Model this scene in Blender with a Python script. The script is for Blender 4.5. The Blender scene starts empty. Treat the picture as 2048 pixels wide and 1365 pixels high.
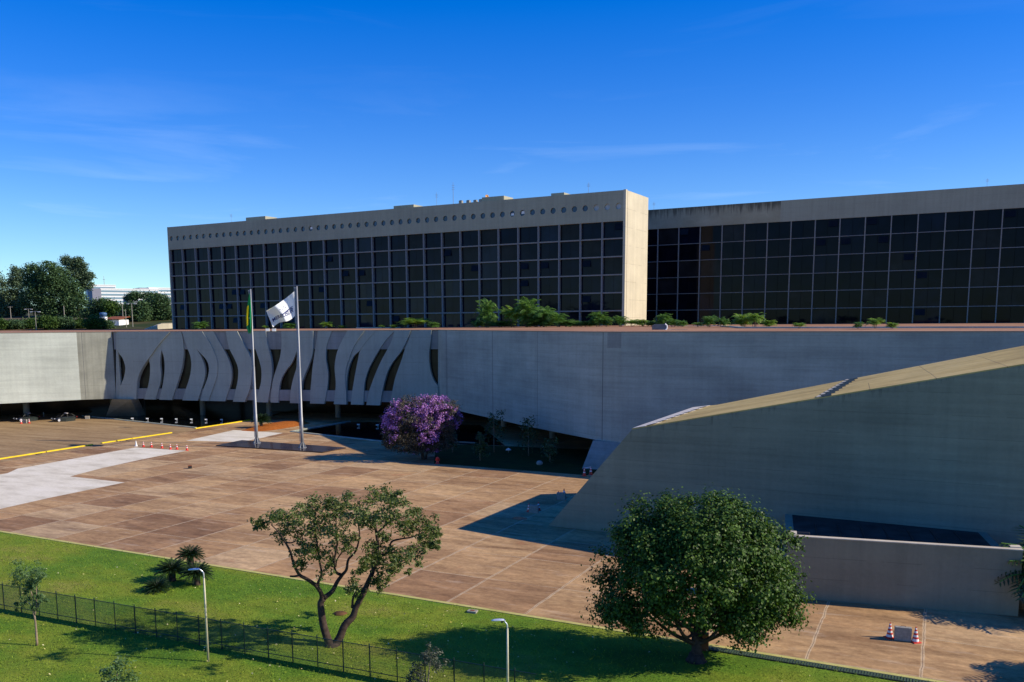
import bpy, bmesh, math, random
import numpy as np
from mathutils import Matrix, Vector

scene = bpy.context.scene
col = scene.collection

# ------------------------------------------------------------------ camera
F, PITCH, ROLL, CX, CY = 1790.16, .1366, -.0076, 968.67, 890.66      # pixels of the 2048 x 1365 photograph
H = 18.0                                                             # camera height above the plaza
cp, sp = math.cos(PITCH), math.sin(PITCH)
fw = np.array([0, cp, -sp]); u0 = np.array([0, sp, cp]); r0 = np.array([1., 0, 0])
cr, sr = math.cos(ROLL), math.sin(ROLL)
rt = cr * r0 + sr * u0
up = -sr * r0 + cr * u0
CAM = np.array([0, 0, H])
cam_data = bpy.data.cameras.new("camera")
cam = bpy.data.objects.new("camera", cam_data)
col.objects.link(cam)
cam.matrix_world = Matrix(((rt[0], up[0], -fw[0], 0), (rt[1], up[1], -fw[1], 0), (rt[2], up[2], -fw[2], H), (0, 0, 0, 1)))
cam_data.sensor_width = 36
cam_data.sensor_fit = 'HORIZONTAL'
cam_data.lens = F / 2048 * 36
cam_data.shift_x = (1024 - CX) / 2048
cam_data.shift_y = (CY - 682.5) / 2048
cam_data.clip_start = .5
cam_data.clip_end = 8000
scene.camera = cam

# ------------------------------------------------------------------ sun and sky
SUN_EL = math.radians(31.2)
SUN_DIR = np.array([.9835 * math.cos(SUN_EL), -.181 * math.cos(SUN_EL), math.sin(SUN_EL)])
sun_data = bpy.data.lights.new("sun", 'SUN')
sun_data.energy = 5.0
sun_data.angle = math.radians(.5)
sun_data.color = (1, .885, .70)
sun = bpy.data.objects.new("sun", sun_data)
col.objects.link(sun)
sun.rotation_euler = Vector(SUN_DIR).to_track_quat('Z', 'Y').to_euler()
sun.location = (60, -20, 60)

world = bpy.data.worlds.new("World")
scene.world = world
world.use_nodes = True
wn, wl = world.node_tree.nodes, world.node_tree.links
wn.clear()
w_out = wn.new('ShaderNodeOutputWorld')
w_bg = wn.new('ShaderNodeBackground')
w_sky = wn.new('ShaderNodeTexSky')
w_sky.sky_type = 'NISHITA'
w_sky.sun_disc = False
w_sky.sun_elevation = SUN_EL
w_sky.sun_rotation = math.atan2(SUN_DIR[0], SUN_DIR[1])
w_sky.altitude = 1100
w_sky.air_density = 1.0
w_sky.dust_density = .25
w_sky.ozone_density = 3.5
w_hsv = wn.new('ShaderNodeHueSaturation')
w_hsv.inputs['Saturation'].default_value = 1.62
w_hsv.inputs['Value'].default_value = 2.1
w_hsv.inputs['Hue'].default_value = .525
w_gam = wn.new('ShaderNodeGamma')
w_gam.inputs['Gamma'].default_value = .80
w_bg.inputs['Strength'].default_value = .10
# thin cirrus, laid out by direction on the sky dome
w_tc = wn.new('ShaderNodeTexCoord')
w_map = wn.new('ShaderNodeMapping')
w_map.inputs['Scale'].default_value = (1.6, 1.2, 13)
w_map.inputs['Rotation'].default_value = (.05, .10, .2)
w_noise = wn.new('ShaderNodeTexNoise')
w_noise.inputs['Scale'].default_value = 1.7
w_noise.inputs['Detail'].default_value = 7
w_noise.inputs['Roughness'].default_value = .58
w_noise.inputs['Distortion'].default_value = .6
w_sep = wn.new('ShaderNodeSeparateXYZ')
w_ramp = wn.new('ShaderNodeValToRGB')
w_ramp.color_ramp.elements[0].position = .55
w_ramp.color_ramp.elements[0].color = (0, 0, 0, 1)
w_ramp.color_ramp.elements[1].position = .86
w_ramp.color_ramp.elements[1].color = (.20, .20, .20, 1)
w_mix = wn.new('ShaderNodeMixRGB')
w_mix.inputs['Color2'].default_value = (10.0, 11.5, 12.5, 1)
wl.new(w_tc.outputs['Generated'], w_map.inputs['Vector'])
wl.new(w_map.outputs['Vector'], w_noise.inputs['Vector'])
wl.new(w_noise.outputs['Fac'], w_ramp.inputs['Fac'])
wl.new(w_sky.outputs['Color'], w_gam.inputs['Color'])
wl.new(w_gam.outputs['Color'], w_hsv.inputs['Color'])
w_hr = wn.new('ShaderNodeValToRGB')
e_ = w_hr.color_ramp.elements
e_[0].position = 0.; e_[0].color = (.60, .80, .86, 1)
e_[1].position = .30; e_[1].color = (1, 1, 1, 1)
e_.new(.12).color = (.84, .96, .98, 1)
w_mul = wn.new('ShaderNodeMixRGB')
w_mul.blend_type = 'MULTIPLY'
w_mul.inputs['Fac'].default_value = 1
wl.new(w_tc.outputs['Generated'], w_sep.inputs[0])
wl.new(w_sep.outputs['Z'], w_hr.inputs['Fac'])
wl.new(w_hsv.outputs['Color'], w_mul.inputs['Color1'])
wl.new(w_hr.outputs['Color'], w_mul.inputs['Color2'])
wl.new(w_mul.outputs['Color'], w_mix.inputs['Color1'])
w_cm = wn.new('ShaderNodeValToRGB')
w_cm.color_ramp.elements[0].position = .12; w_cm.color_ramp.elements[0].color = (1, 1, 1, 1)
w_cm.color_ramp.elements[1].position = .24; w_cm.color_ramp.elements[1].color = (.12, .12, .12, 1)
w_cx = wn.new('ShaderNodeMixRGB')
w_cx.blend_type = 'MULTIPLY'
w_cx.inputs['Fac'].default_value = 1
wl.new(w_sep.outputs['Z'], w_cm.inputs['Fac'])
wl.new(w_ramp.outputs['Color'], w_cx.inputs['Color1'])
wl.new(w_cm.outputs['Color'], w_cx.inputs['Color2'])
wl.new(w_cx.outputs['Color'], w_mix.inputs['Fac'])
wl.new(w_mix.outputs['Color'], w_bg.inputs['Color'])
wl.new(w_bg.outputs['Background'], w_out.inputs['Surface'])

scene.view_settings.view_transform = 'Standard'
scene.view_settings.look = 'None'
scene.view_settings.exposure = .27
scene.view_settings.gamma = 1
scene.view_settings.use_curve_mapping = False
scene.cycles.max_bounces = 6
scene.cycles.diffuse_bounces = 4
scene.cycles.glossy_bounces = 3
scene.cycles.transmission_bounces = 3
scene.cycles.transparent_max_bounces = 4

# ------------------------------------------------------------------ measuring
def ray(x, y): return fw + (x - CX) / F * rt - (y - CY) / F * up
def G(x, y, z=0.):                      # the point at height z seen at photo pixel x, y
    d = ray(x, y); return CAM + d * (z - H) / d[2]
def D(x, y, Y):                         # the point at distance Y
    d = ray(x, y); return CAM + d * Y / d[1]
def PL(x, y, p0, n):
    d = ray(x, y); return CAM + d * ((np.array(p0) - CAM) @ n) / (d @ n)

PHI = .5065                             # heading of the office blocks
AX = np.array([math.cos(PHI), -math.sin(PHI), 0]); BX = np.array([math.sin(PHI), math.cos(PHI), 0])

# ------------------------------------------------------------------ helpers
class MB:
    def __init__(s): s.v, s.f, s.m = [], [], []
    def add(s, vs, fs, mi=0):
        o = len(s.v)
        s.v += [tuple(map(float, p)) for p in vs]
        s.f += [tuple(i + o for i in f) for f in fs]
        s.m += [mi] * len(fs)
        return s
    def box(s, x0, x1, y0, y1, z0, z1, mi=0):
        return s.add([(x0, y0, z0), (x1, y0, z0), (x1, y1, z0), (x0, y1, z0), (x0, y0, z1), (x1, y0, z1), (x1, y1, z1), (x0, y1, z1)],
                     [(3, 2, 1, 0), (4, 5, 6, 7), (0, 1, 5, 4), (1, 2, 6, 5), (2, 3, 7, 6), (3, 0, 4, 7)], mi)
    def prism(s, poly, off, mi=0):      # poly of 3-D points swept by the vector off
        n = len(poly); off = np.array(off)
        a = [np.array(p, float) for p in poly]
        nrm = np.zeros(3)
        for i in range(n): nrm += np.cross(a[i] - a[0], a[(i + 1) % n] - a[0])
        if nrm @ off < 0: a = a[::-1]
        vs = a + [p + off for p in a]
        fs = [tuple(range(n))[::-1], tuple(range(n, 2 * n))] + [(i, (i + 1) % n, n + (i + 1) % n, n + i) for i in range(n)]
        return s.add(vs, fs, mi)
    def slab(s, poly, z0, z1, mi=0): return s.prism([(p[0], p[1], z0) for p in poly], (0, 0, z1 - z0), mi)
    def tube(s, pts, radii, n=8, mi=0, cap=True):
        pts = [np.array(p, float) for p in pts]; k = len(pts)
        if not hasattr(radii, '__len__'): radii = [radii] * k
        vs, ref = [], None
        for i in range(k):
            t = pts[min(i + 1, k - 1)] - pts[max(i - 1, 0)]
            t = t / (np.linalg.norm(t) + 1e-9)
            if ref is None: ref = np.array([1., 0, 0]) if abs(t[0]) < .9 else np.array([0, 1., 0])
            a = ref - t * (ref @ t); a /= np.linalg.norm(a); ref = a
            b = np.cross(t, a)
            for j in range(n):
                q = 2 * math.pi * j / n
                vs.append(pts[i] + radii[i] * (math.cos(q) * a + math.sin(q) * b))
        fs = [(i * n + j, i * n + (j + 1) % n, (i + 1) * n + (j + 1) % n, (i + 1) * n + j) for i in range(k - 1) for j in range(n)]
        if cap: fs += [tuple(range(n))[::-1], tuple(range((k - 1) * n, k * n))]
        return s.add(vs, fs, mi)
    def lathe(s, prof, c=(0, 0, 0), n=16, mi=0):
        vs = [(c[0] + r * math.cos(2 * math.pi * j / n), c[1] + r * math.sin(2 * math.pi * j / n), c[2] + z) for r, z in prof for j in range(n)]
        fs = [(i * n + j, i * n + (j + 1) % n, (i + 1) * n + (j + 1) % n, (i + 1) * n + j) for i in range(len(prof) - 1) for j in range(n)]
        fs += [tuple(range(n))[::-1], tuple(range((len(prof) - 1) * n, len(prof) * n))]
        return s.add(vs, fs, mi)
    def build(s, name, mats, parent=None, smooth=False):
        assert all(0 <= i < len(s.v) for f in s.f for i in f), name
        me = bpy.data.meshes.new(name)
        me.from_pydata(s.v, [], s.f)
        mats = mats if isinstance(mats, (list, tuple)) else [mats]
        for m in mats: me.materials.append(m)
        if len(mats) > 1: me.polygons.foreach_set('material_index', s.m)
        if smooth: me.polygons.foreach_set('use_smooth', [True] * len(s.f))
        me.update()
        o = bpy.data.objects.new(name, me)
        col.objects.link(o)
        if parent: o.parent = parent
        return o

def tag(o, label=None, cat=None, group=None, kind=None):
    if label: o['label'] = label
    if cat: o['category'] = cat
    if group: o['group'] = group
    if kind: o['kind'] = kind
    return o
def thing(name, label, cat, loc=(0, 0, 0), rz=0., group=None):
    o = bpy.data.objects.new(name, None); col.objects.link(o)
    o.empty_display_size = .5
    o.location = tuple(map(float, loc)); o.rotation_euler = (0, 0, rz)
    return tag(o, label, cat, group)
def bevel(o, w, seg=2):
    m = o.modifiers.new('bevel', 'BEVEL'); m.width = w; m.segments = seg; m.limit_method = 'ANGLE'; m.angle_limit = math.radians(40)
    return o
def copy_tree(o, parent=None):
    c = o.copy(); col.objects.link(c); c.parent = parent
    for ch in list(o.children): copy_tree(ch, c)
    return c
def smooth_path(pts, k=4):              # Catmull-Rom
    p = [np.array(q, float) for q in pts]; p = [2 * p[0] - p[1]] + p + [2 * p[-1] - p[-2]]
    out = []
    for i in range(1, len(p) - 2):
        for j in range(k):
            t = j / k
            out.append(.5 * (2 * p[i] + (p[i + 1] - p[i - 1]) * t + (2 * p[i - 1] - 5 * p[i] + 4 * p[i + 1] - p[i + 2]) * t * t + (3 * p[i] - p[i - 1] - 3 * p[i + 1] + p[i + 2]) * t ** 3))
    out.append(p[-2]); return out

# ------------------------------------------------------------------ materials
class NT:
    def __init__(s, name):
        s.m = bpy.data.materials.new(name); s.m.use_nodes = True
        s.t = s.m.node_tree; s.n = s.t.nodes; s.l = s.t.links
        s.b = s.n['Principled BSDF']; s.out = s.n['Material Output']
        s.tc = s.n.new('ShaderNodeTexCoord')
    def new(s, ty, **kw):
        n = s.n.new(ty)
        for k, v in kw.items(): setattr(n, k, v)
        return n
    def link(s, a, b): s.l.new(a, b)
    def coord(s, scale=(1, 1, 1), rot=(0, 0, 0), loc=(0, 0, 0)):
        mp = s.new('ShaderNodeMapping')
        mp.inputs['Scale'].default_value = scale; mp.inputs['Rotation'].default_value = rot; mp.inputs['Location'].default_value = loc
        s.link(s.tc.outputs['Object'], mp.inputs['Vector']); return mp.outputs['Vector']
    def noise(s, vec, scale, detail=5, rough=.55, dist=0.):
        n = s.new('ShaderNodeTexNoise'); n.inputs['Scale'].default_value = scale; n.inputs['Detail'].default_value = detail
        n.inputs['Roughness'].default_value = rough; n.inputs['Distortion'].default_value = dist
        if vec is not None: s.link(vec, n.inputs['Vector'])
        return n.outputs['Fac']
    def ramp(s, fac, stops):
        r = s.new('ShaderNodeValToRGB'); e = r.color_ramp.elements
        while len(e) < len(stops): e.new(.5)
        for q, (p, c) in zip(e, stops):
            q.position = p; q.color = (c[0], c[1], c[2], 1) if hasattr(c, '__len__') else (c, c, c, 1)
        s.link(fac, r.inputs['Fac']); return r.outputs['Color']
    def mix(s, fac, a, b, blend='MIX'):
        x = s.new('ShaderNodeMixRGB', blend_type=blend)
        for k, v in (('Fac', fac), ('Color1', a), ('Color2', b)):
            if hasattr(v, 'links'): s.link(v, x.inputs[k])
            elif hasattr(v, '__len__'): x.inputs[k].default_value = (v[0], v[1], v[2], 1)
            else: x.inputs[k].default_value = v
        return x.outputs['Color']
    def math(s, op, a, b=None, c=None):
        x = s.new('ShaderNodeMath', operation=op)
        for i, v in enumerate((a, b, c)):
            if v is None: continue
            if hasattr(v, 'links'): s.link(v, x.inputs[i])
            else: x.inputs[i].default_value = v
        return x.outputs[0]
    def base(s, c):
        if hasattr(c, 'links'): s.link(c, s.b.inputs['Base Color'])
        else: s.b.inputs['Base Color'].default_value = (c[0], c[1], c[2], 1)
    def rough(s, r, spec=.5, metal=0.):
        if hasattr(r, 'links'): s.link(r, s.b.inputs['Roughness'])
        else: s.b.inputs['Roughness'].default_value = r
        s.b.inputs['Specular IOR Level'].default_value = spec; s.b.inputs['Metallic'].default_value = metal
    def bump(s, h, strength=.3, dist=.05):
        b = s.new('ShaderNodeBump'); b.inputs['Strength'].default_value = strength; b.inputs['Distance'].default_value = dist
        s.link(h, b.inputs['Height']); s.link(b.outputs['Normal'], s.b.inputs['Normal'])

def plain(name, c, rough=.6, spec=.5, metal=0., var=.12, scale=3.):
    n = NT(name); v = n.noise(n.coord(), scale, 4)
    n.base(n.mix(1., n.ramp(v, [(.3, tuple(k * (1 - var) for k in c)), (.7, tuple(min(1, k * (1 + var)) for k in c))]), (1, 1, 1), 'MULTIPLY'))
    n.rough(rough, spec, metal); return n.m

def concrete(name, c, streak=.5, board=1.25, warm=0., blotch=.22, horiz=0.):
    n = NT(name)
    big = n.noise(n.coord((.11, .11, .2)), 1., 6, .6)
    fine = n.noise(n.coord(), 3.5, 6, .7)
    st = n.noise(n.coord((1.3, 1.3, .045)), 1.2, 6, .62)
    colr = n.ramp(big, [(.28, tuple(k * (1 - blotch) for k in c)), (.72, tuple(k * (1 + blotch) for k in c))])
    colr = n.mix(.5, colr, n.ramp(fine, [(.25, .72), (.75, 1.0)]), 'MULTIPLY')
    colr = n.mix(streak, colr, n.ramp(st, [(.33, .55), (.6, 1.)]), 'MULTIPLY')
    if horiz:
        hb = n.noise(n.coord((.05, .05, 1.5)), 1.3, 6, .68)
        colr = n.mix(horiz, colr, n.ramp(hb, [(.34, .62), (.62, 1.05)]), 'MULTIPLY')
        pt = n.noise(n.coord((.10, .10, .10), loc=(3, 1, 2)), 1., 3, .5)
        colr = n.mix(horiz * .8, colr, n.ramp(pt, [(.40, .72), (.52, 1.)]), 'MULTIPLY')
    sx = n.new('ShaderNodeSeparateXYZ'); n.link(n.tc.outputs['Object'], sx.inputs[0])
    fr = n.math('FRACT', n.math('DIVIDE', sx.outputs['Z'], board))
    ln = n.math('LESS_THAN', fr, .035)
    brk = n.math('GREATER_THAN', n.noise(n.coord((.3, .3, .8)), 1., 3), .47)
    colr = n.mix(n.math('MULTIPLY', n.math('MULTIPLY', ln, brk), .35), colr, tuple(k * .45 for k in c))
    n.base(colr); n.rough(.88, .25)
    bd = n.noise(n.coord((.15, .15, 9.)), 1., 3)
    n.bump(n.math('ADD', n.math('MULTIPLY', bd, .5), fine), .35, .03)
    return n.m

M = {}
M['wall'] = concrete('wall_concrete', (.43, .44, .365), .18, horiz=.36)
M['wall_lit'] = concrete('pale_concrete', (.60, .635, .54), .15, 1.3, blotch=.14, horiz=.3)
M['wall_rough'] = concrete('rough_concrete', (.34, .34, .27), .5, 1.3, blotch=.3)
M['fin'] = concrete('fin_concrete', (.405, .42, .35), .24, 2.2, blotch=.12)
M['recess'] = concrete('recess_concrete', (.30, .30, .28), .4, 1.2)
M['recess2'] = concrete('patched_concrete', (.33, .33, .285), .3, 1.2, horiz=.4)
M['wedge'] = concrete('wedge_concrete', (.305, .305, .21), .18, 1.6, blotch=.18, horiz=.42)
M['parapet'] = concrete('parapet_concrete', (.41, .39, .28), .25, 1.0, blotch=.10)
M['parapet_stained'] = concrete('stained_concrete', (.30, .275, .21), .55, 1.2, blotch=.2)
M['end_wall'] = concrete('cream_concrete', (.60, .545, .40), .25, 3.73, blotch=.10)
M['annex'] = concrete('annex_concrete', (.29, .265, .18), .25, 1.4)
M['rim'] = concrete('pale_rim', (.62, .55, .42), .3, 5.)
M['column'] = plain('column_concrete', (.21, .21, .205), .8, .3)
M['slab_edge'] = plain('slab_edge', (.25, .235, .21), .8, .3)
M['dark'] = plain('dark_recess', (.012, .012, .013), .8, .2)
M['metal'] = plain('galvanised_metal', (.29, .30, .31), .5, .4, .35, .06)
M['white'] = plain('white_paint', (.78, .78, .76), .5)
M['black'] = plain('black_plastic', (.012, .012, .013), .5)
M['red'] = plain('red_plastic', (.62, .035, .02), .45)
M['yellow'] = plain('yellow_paint', (.78, .56, .015), .6, .4, 0., .16, 1.2)
M['fence'] = plain('fence_green', (.010, .030, .024), .5)
M['rust'] = plain('rusty_steel', (.24, .075, .025), .8, .3, 0., .35, 4.)
M['stone'] = plain('grey_concrete_block', (.30, .285, .24), .9, .2, 0., .2, 6.)
M['bark'] = plain('bark', (.060, .042, .034), .95, .15, 0., .45, 5.)
M['bark_pale'] = plain('pale_bark', (.26, .20, .14), .95, .15, 0., .3, 5.)
M['lamp_pole'] = plain('pole_paint', (.50, .47, .33), .55, .4, .2, .12)
M['aluminium'] = plain('lamp_head', (.72, .75, .80), .3, .5, .5, .05)

def window_glass(name, c, spec=.5, rough=.03):
    n = NT(name); v = n.noise(n.coord((.4, .4, .4)), 1., 2)
    n.base(n.ramp(v, [(.35, tuple(k * .7 for k in c)), (.7, tuple(k * 1.3 for k in c))]))
    n.rough(rough, spec); n.b.inputs['IOR'].default_value = 1.45
    return n.m
M['glass'] = window_glass('tinted_glass', (.004, .007, .017), .12)
M['glass_right'] = window_glass('black_glass', (.003, .0045, .009), .11)
M['glass_b'] = window_glass('tinted_glass_blue', (.009, .014, .028), .16)
M['glass_c'] = window_glass('tinted_glass_blinds', (.016, .017, .018), .10, .08)
M['glass_dark'] = window_glass('brown_glass', (.010, .008, .007), .2, .15)
M['glass_blue'] = window_glass('round_glass', (.035, .06, .095), .6, .12)
M['granite'] = window_glass('polished_granite', (.045, .030, .026), .9, .09)

def leaf(name, c0, c1, rough=.45, trans=.25, spec=.5):
    n = NT(name)
    gi = n.new('ShaderNodeNewGeometry')
    colr = n.ramp(gi.outputs['Random Per Island'], [(0., c0), (.6, tuple((a + b) / 2 for a, b in zip(c0, c1))), (1., c1)])
    n.base(colr); n.rough(rough, spec)
    tr = n.new('ShaderNodeBsdfTranslucent'); n.link(n.mix(1., colr, (1.25, 1.2, .6), 'MULTIPLY'), tr.inputs['Color'])
    mx = n.new('ShaderNodeMixShader'); mx.inputs['Fac'].default_value = trans
    n.link(n.b.outputs[0], mx.inputs[1]); n.link(tr.outputs[0], mx.inputs[2]); n.link(mx.outputs[0], n.out.inputs['Surface'])
    return n.m
M['leaf_dense'] = leaf('glossy_leaves', (.014, .042, .007), (.105, .19, .028), .48, .22, .18)
M['leaf_open'] = leaf('open_tree_leaves', (.036, .076, .015), (.19, .22, .06), .5, .32, .3)
M['leaf_young'] = leaf('young_leaves', (.06, .13, .04), (.16, .25, .09), .5, .3, .3)
M['leaf_palm'] = leaf('palm_fronds', (.05, .14, .022), (.17, .32, .06), .5, .3, .3)
M['leaf_palm_bright'] = leaf('bright_fronds', (.13, .27, .025), (.33, .48, .07), .5, .3, .3)
M['leaf_cycad'] = leaf('cycad_fronds', (.006, .018, .005), (.020, .044, .012), .5, .08, .15)
M['leaf_far'] = leaf('hazy_far_leaves', (.04, .09, .035), (.11, .18, .075), .6, .15, .2)  # distance haze is put into these lightened leaf colours
M['leaf_far_pale'] = leaf('eucalyptus_leaves', (.07, .12, .065), (.16, .22, .12), .6, .15, .2)
M['leaf_bush'] = leaf('bush_leaves', (.03, .075, .014), (.10, .17, .035), .6, .15, .2)
M['leaf_shade'] = leaf('understorey_leaves', (.02, .05, .012), (.07, .12, .03), .5, .2)
M['leaf_grey'] = leaf('grey_leaves', (.025, .035, .018), (.15, .16, .11), .5, .2, .3)
M['leaf_olive'] = leaf('olive_leaves', (.03, .032, .020), (.15, .13, .09), .5, .2, .3)
M['blossom'] = leaf('purple_blossom', (.20, .075, .31), (.62, .33, .74), .6, .25, .2)

# ------------------------------------------------------------------ ground, roads, pavements, water
def S(t): t = min(1., max(0., t)); return t * t * (3 - 2 * t)
def hill_z(x, y):
    w = S((-62 - x - .0 * y) / 22) if y < 300 else S((40 - x) / 60)
    z = 16.45 * S((y - 222) / 30) + .06 * min(max(y - 262, 0), 140) + .02 * min(max(y - 402, 0), 900)
    return -.35 + w * z
n = NT('earth')
v1 = n.noise(n.coord((.03, .03, .03)), 1., 6, .6); v2 = n.noise(n.coord(), .8, 5)
n.base(n.mix(.5, n.ramp(v1, [(.38, (.028, .05, .012)), (.5, (.05, .06, .02)), (.66, (.17, .11, .06))]), n.ramp(v2, [(.3, .5), (.7, 1.)]), 'MULTIPLY'))
n.rough(.95, .1)
xs = sorted(set(list(range(-1800, 1801, 150)) + list(range(-260, 61, 8)))); ys = sorted(set(list(range(-400, 3001, 150)) + list(range(180, 421, 8))))
g = MB()
g.v = [(x, y, hill_z(x, y)) for y in ys for x in xs]
nx = len(xs)
g.f = [(j * nx + i, j * nx + i + 1, (j + 1) * nx + i + 1, (j + 1) * nx + i) for j in range(len(ys) - 1) for i in range(nx - 1)]
g.m = [0] * len(g.f)
tag(g.build('ground', n.m, None, True), kind='structure')

PH2 = .47                                                            # heading of the paving grid
A2 = np.array([math.cos(PH2), -math.sin(PH2), 0]); B2 = np.array([math.sin(PH2), math.cos(PH2), 0])
def to2(p): return (float(p[0] * A2[0] + p[1] * A2[1]), float(p[0] * B2[0] + p[1] * B2[1]))
def sheet(name, pts, z, mat):                                        # a flat sheet whose object axes follow the paving grid
    b = MB(); q = [to2(p) for p in pts]
    b.add([(x, y, 0) for x, y in q], [tuple(range(len(q)))])
    o = b.build(name, mat); o.rotation_euler = (0, 0, -PH2); o.location = (0, 0, z)
    if o.data.polygons[0].normal.z < 0: o.data.flip_normals()
    return tag(o, kind='structure')

def paving_mat():
    n = NT('plaza_slabs')
    SX, SY, OX, OY = 5.55, 6.2, .05, 54.9
    sx = n.new('ShaderNodeSeparateXYZ'); n.link(n.tc.outputs['Object'], sx.inputs[0])
    wob = n.math('MULTIPLY', n.math('SUBTRACT', n.noise(n.coord(), .5, 3), .5), .22)
    u = n.math('DIVIDE', n.math('ADD', n.math('SUBTRACT', sx.outputs['X'], OX), wob), SX)
    v = n.math('DIVIDE', n.math('ADD', n.math('SUBTRACT', sx.outputs['Y'], OY), wob), SY)
    cb = n.new('ShaderNodeCombineXYZ'); n.link(n.math('FLOOR', u), cb.inputs[0]); n.link(n.math('FLOOR', v), cb.inputs[1])
    wnz = n.new('ShaderNodeTexWhiteNoise'); wnz.noise_dimensions = '2D'; n.link(cb.outputs[0], wnz.inputs['Vector'])
    rnd = wnz.outputs['Value']
    tile = n.ramp(rnd, [(0., (.29, .165, .078)), (.10, (.36, .213, .100)), (.4, (.44, .272, .125)), (.75, (.51, .33, .155)), (1., (.52, .365, .195))])
    big = n.noise(n.coord((.035, .05, .05)), 1., 5, .6)
    tile = n.mix(.55, tile, n.ramp(big, [(.35, (.62, .55, .52)), (.52, (.95, .93, .92)), (.7, (1.25, 1.2, 1.08))]), 'MULTIPLY')
    sm = n.noise(n.coord((.16, .75, .5)), 1., 7, .65, .4)
    tile = n.mix(.75, tile, n.ramp(sm, [(.30, (.62, .58, .56)), (.5, (1., 1., 1.)), (.72, (1.28, 1.27, 1.27))]), 'MULTIPLY')
    fine = n.noise(n.coord(), 2.2, 8, .75)
    tile = n.mix(.75, tile, n.ramp(fine, [(.28, .58), (.72, 1.22)]), 'MULTIPLY')
    wear = n.noise(n.coord((.09, .30, .3), rot=(0, 0, .5)), 1., 8, .72, .8)
    tile = n.mix(.8, tile, n.ramp(wear, [(.34, (.58, .52, .50)), (.5, (1., 1., 1.)), (.66, (1.22, 1.2, 1.16))]), 'MULTIPLY')
    pale = n.noise(n.coord((.25, 1.1, 1.)), .9, 6, .7)
    tile = n.mix(n.ramp(pale, [(.56, 0.), (.74, .55)]), tile, (.56, .44, .31))
    red = n.noise(n.coord(), .22, 4, .6)
    tile = n.mix(n.ramp(red, [(.66, 0.), (.78, .55)]), tile, (.33, .10, .04))
    fu, fv = n.math('FRACT', u), n.math('FRACT', v)
    lu = n.math('LESS_THAN', n.math('ABSOLUTE', n.math('SUBTRACT', fu, .5)), .5)
    eu = n.math('SUBTRACT', .5, n.math('ABSOLUTE', n.math('SUBTRACT', fu, .5)))
    ev = n.math('SUBTRACT', .5, n.math('ABSOLUTE', n.math('SUBTRACT', fv, .5)))
    ju = n.math('LESS_THAN', eu, .0165); jv = n.math('LESS_THAN', ev, .0085)
    brk = n.ramp(n.noise(n.coord(), 1.7, 4, .7), [(.3, .2), (.6, 1.)])
    brv = n.ramp(n.noise(n.coord((.3, 1, 1)), .35, 4, .7), [(.36, .0), (.54, .9)])
    jm = n.math('MAXIMUM', n.math('MULTIPLY', ju, brk), n.math('MULTIPLY', jv, brv))
    core = n.math('MULTIPLY', n.math('MAXIMUM', n.math('LESS_THAN', eu, .0028), n.math('LESS_THAN', ev, .0018)), .75)
    mid = n.noise(n.coord((.8, 1.5, 1.)), .9, 7, .75, .5)
    tile = n.mix(.7, tile, n.ramp(mid, [(.34, (.66, .60, .58)), (.5, (1., 1., 1.)), (.68, (1.22, 1.2, 1.2))]), 'MULTIPLY')
    tile = n.mix(n.math('MULTIPLY', jm, .74), tile, (.62, .48, .30))
    tile = n.mix(core, tile, (.09, .06, .045))
    n.base(tile); n.rough(.86, .25); n.bump(fine, .25, .03)
    return n.m

# plaza / lawn boundary: one straight kerb line
E0, E1 = np.array([-43., 77.6, 0]), np.array([22., 43.2, 0])
ed = (E1 - E0) / np.linalg.norm(E1 - E0); en = np.array([-ed[1], ed[0], 0])
def EP(t, o=0.): return E0 + ed * t + en * o                         # along / across the kerb
sheet('plaza', [EP(-120), EP(190), EP(190, 130), EP(60, 215), EP(-120, 200)], 0., paving_mat())

n = NT('lawn_grass')
a = n.noise(n.coord((.10, .16, .1)), 1., 5, .6); b = n.noise(n.coord(), .9, 6, .65); c = n.noise(n.coord(), 9., 5, .8)
gc = n.ramp(a, [(.30, (.075, .19, .014)), (.45, (.15, .28, .022)), (.58, (.26, .33, .03)), (.72, (.34, .31, .07))])
gc = n.mix(.7, gc, n.ramp(b, [(.28, .55), (.72, 1.15)]), 'MULTIPLY')
gc = n.mix(.9, gc, n.ramp(c, [(.25, .32), (.75, 1.4)]), 'MULTIPLY')
dry = n.noise(n.coord((.35, .6, .4), loc=(7, 2, 0)), 1., 6, .7)
gc = n.mix(n.ramp(dry, [(.60, 0.), (.74, .32)]), gc, (.26, .22, .07))
n.base(gc); n.rough(.9, .15); n.bump(c, .9, .12)
M['lawn'] = n.m
sheet('lawn', [EP(-120, -.34), EP(-120, -110), EP(190, -110), EP(190, -.34)], .0, M['lawn'])

n = NT('kerb_stone'); a = n.noise(n.coord(), .5, 6, .7)
n.base(n.ramp(a, [(.3, (.34, .33, .08)), (.55, (.52, .47, .16)), (.7, (.34, .42, .08))])); n.rough(.9, .2)
kb = MB(); 
for k in range(31): kb.prism([EP(-120 + k * 7.5, -.33), EP(-120 + (k + 1) * 7.5 - .02, -.33), EP(-120 + (k + 1) * 7.5 - .02, -.01), EP(-120 + k * 7.5, -.01)], (0, 0, .035))
tag(kb.build('kerb', n.m), 'long weathered yellowish kerb between the lawn and the brown plaza', 'kerb')
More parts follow.
